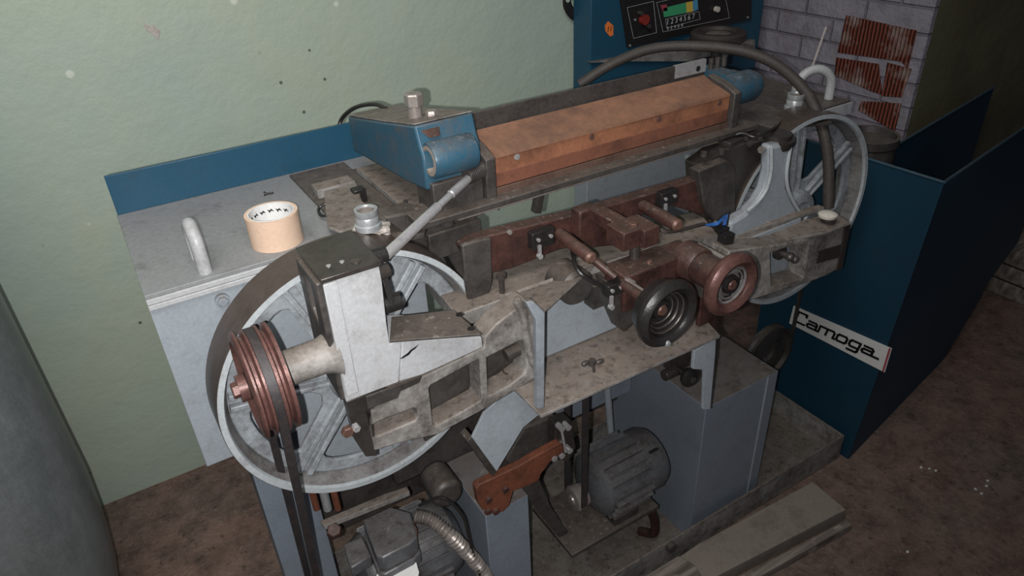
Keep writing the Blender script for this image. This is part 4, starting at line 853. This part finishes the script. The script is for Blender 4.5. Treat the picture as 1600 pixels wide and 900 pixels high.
for w_, st in G_:
    mb = MB()
    for line in st:
        pts = [(cx_+x+.30*y, y) for x, y in line]
        for (x0_, y0_), (x1_, y1_) in zip(pts, pts[1:]):
            A_, B_ = o_+xdir*x0_*us+yd*y0_*hs, o_+xdir*x1_*us+yd*y1_*hs; t_ = (B_-A_).normalized(); nn = nA.cross(t_)*.0036
            A_, B_ = A_-t_*.003, B_+t_*.003
            mb.hexa([A_-nn, B_-nn, B_+nn, A_+nn], [p-nA*.0009 for p in (A_-nn, B_-nn, B_+nn, A_+nn)])
    P('name_letter', mb, 'ink', npl, bev=0); cx_ += w_+.18
# second cover box behind
b0 = at(1388, 234, 'Z', .93)
C2 = thing('machine_cover', (b0.x, b0.y, 0), 'petrol blue open box cover standing behind the one with the name plate', 'machine cover')
bl_ = on_face(1330, 216, b0, dA); br_ = on_face(1541, 177, b0, dB)
dn_ = V((0, 0, -b0.z))
P('front_face', MB().prism([b0, V((br_.x, br_.y, b0.z)), V((br_.x, br_.y, .0)), V((b0.x, b0.y, .0))], -dA*.006), 'blued', C2, bev=.001)
P('end_face', MB().prism([b0, V((bl_.x, bl_.y, b0.z)), V((bl_.x, bl_.y, 0)), V((b0.x, b0.y, 0))], dB*.006), 'blued', C2, bev=.001)
P('rim_edge', MB().tube([b0, V((br_.x, br_.y, b0.z))], .004, 6).tube([b0, V((bl_.x, bl_.y, b0.z))], .004, 6), 'bluew', C2, bev=0)
dr = at(1362, 222, 'Z', H1-.02); dr.x -= .02; hd_ = dr.z
DR = build('metal_drum', MB().lathe((dr.x, dr.y, 0), (0, 0, 1), [(0, 0), (.076, 0), (.078, .01), (.078, .3), (.081, .305), (.078, .31), (.078, .62), (.081, .625), (.078, .63), (.078, hd_), (.083, hd_+.005), (.083, hd_+.028), (.073, hd_+.028), (.069, hd_+.012), (0, hd_+.012)], 48), 'castd', label='slim round dark metal drum between the blue covers and the right wheel', cat='drum')

# ------------------------------------------------------------------ gas cylinder at left
d_ = rt*(80-800)+dn*(618-450)+fw*FPX; d_.z = 0; d_.normalize()
GR = .20; gn = V((-d_.y, d_.x, 0)); gb_ = d_*1.62 + gn*GR; gb_.z = 0
GC = thing('gas_tank', gb_, 'tall grey steel gas tank with rounded bottom at the left edge', 'gas tank')
build('body', MB().lathe(gb_, (0, 0, 1), [(0, .02), (GR*.4, .02), (GR*.55, .05), (GR*.68, .11), (GR*.79, .19), (GR*.88, .28), (GR*.95, .39), (GR, .55), (GR, 1.45), (GR*.93, 1.53), (GR*.7, 1.60), (GR*.35, 1.65), (.035, 1.67), (.035, 1.70), (0, 1.70)], 64), 'gas', GC)
build('foot_ring', MB().lathe(gb_, (0, 0, 1), [(GR*.46, 0), (GR*.5, 0), (GR*.5, .05), (GR*.46, .05)], 48, closed=True), 'gas', GC)
build('valve', MB().cyl(gb_+V((0, 0, 1.69)), gb_+V((0, 0, 1.74)), .018).cyl(gb_+V((0, 0, 1.73)), gb_+V((.05, 0, 1.73)), .012).lathe(gb_+V((0, 0, 1.74)), (0, 0, 1), [(0, 0), (.028, .002), (.028, .018), (0, .02)], 12), 'black', GC)

# ------------------------------------------------------------------ boards on the floor
def board(pts, z0, z1, lab, cat='board', mt='wood'):
    q = PX(pts, 'Z', z1); return build('wooden_board', MB().prism(q, (0, 0, -(z1-z0))), mt, label=lab, cat=cat, bev=.002)
board([(1270, 752), (1322, 796), (1110, 905), (1010, 960), (930, 960), (1090, 850)], 0, .052, 'wide dusty wooden board lying in front of the tray', mt='woodp')
board([(1324, 812), (1331, 820), (1130, 932), (1115, 922)], 0, .03, 'narrow wooden lath lying along the edge of the wide board', 'lath')
board([(1000, 905), (1060, 868), (1085, 882), (1100, 905), (1000, 990), (930, 990)], .053, .07, 'grooved grey wooden batten lying on the wide board', 'batten')

# crumbs and debris
rr = random.Random(11)
def crumb(p, r, mat, group, label, cat, nm):
    b = MB(); bmesh.ops.create_icosphere(b.b, subdivisions=1, radius=r)
    for v in b.b.verts: v.co = V((v.co.x*rr.uniform(.7, 1.3), v.co.y*rr.uniform(.7, 1.3), max(v.co.z, -r*.5)*rr.uniform(.6, 1)))+p+V((0, 0, r*.5))
    build(nm, b, mat, label=label, cat=cat, group=group, smooth=False)
CRL = ['leftmost of three white crumbs close together on the brown floor', 'middle of three white crumbs close together on the brown floor', 'rightmost of three white crumbs close together on the brown floor',
  'lower left white crumb of the loose group of four at right', 'lowest white crumb of the loose group of four at right', 'second highest white crumb of the loose group of four at right', 'highest white crumb of the loose group of four at right', 'lone white crumb lying nearest the bottom edge of the photo']
for iq, q in enumerate(((1439, 731), (1452, 733), (1462, 736), (1524, 765), (1533, 772), (1541, 760), (1543, 752), (1418, 863))):
    crumb(at(*q, 'Z', 0), .0045, 'paper', 'white crumbs on the floor', CRL[iq], 'crumb', 'plaster_crumb')
for q in ((1545, 380, .06), (1590, 420, .05), (1570, 395, .05)): pass
wbx = at(1592, 455, 'Z', 0)
for i in range(3):
    build('wooden_block', MB().box(wbx.x-.1, wbx.x+.5, wbx.y-.18, wbx.y+.1, .0+.075*i, .065+.075*i), 'wood', label=['brown wooden block at the far right, bottom of the stack', 'brown wooden block at the far right, middle of the stack', 'brown wooden block at the far right, top of the stack'][i], cat='block', group='stacked wooden blocks at far right', bev=.004)
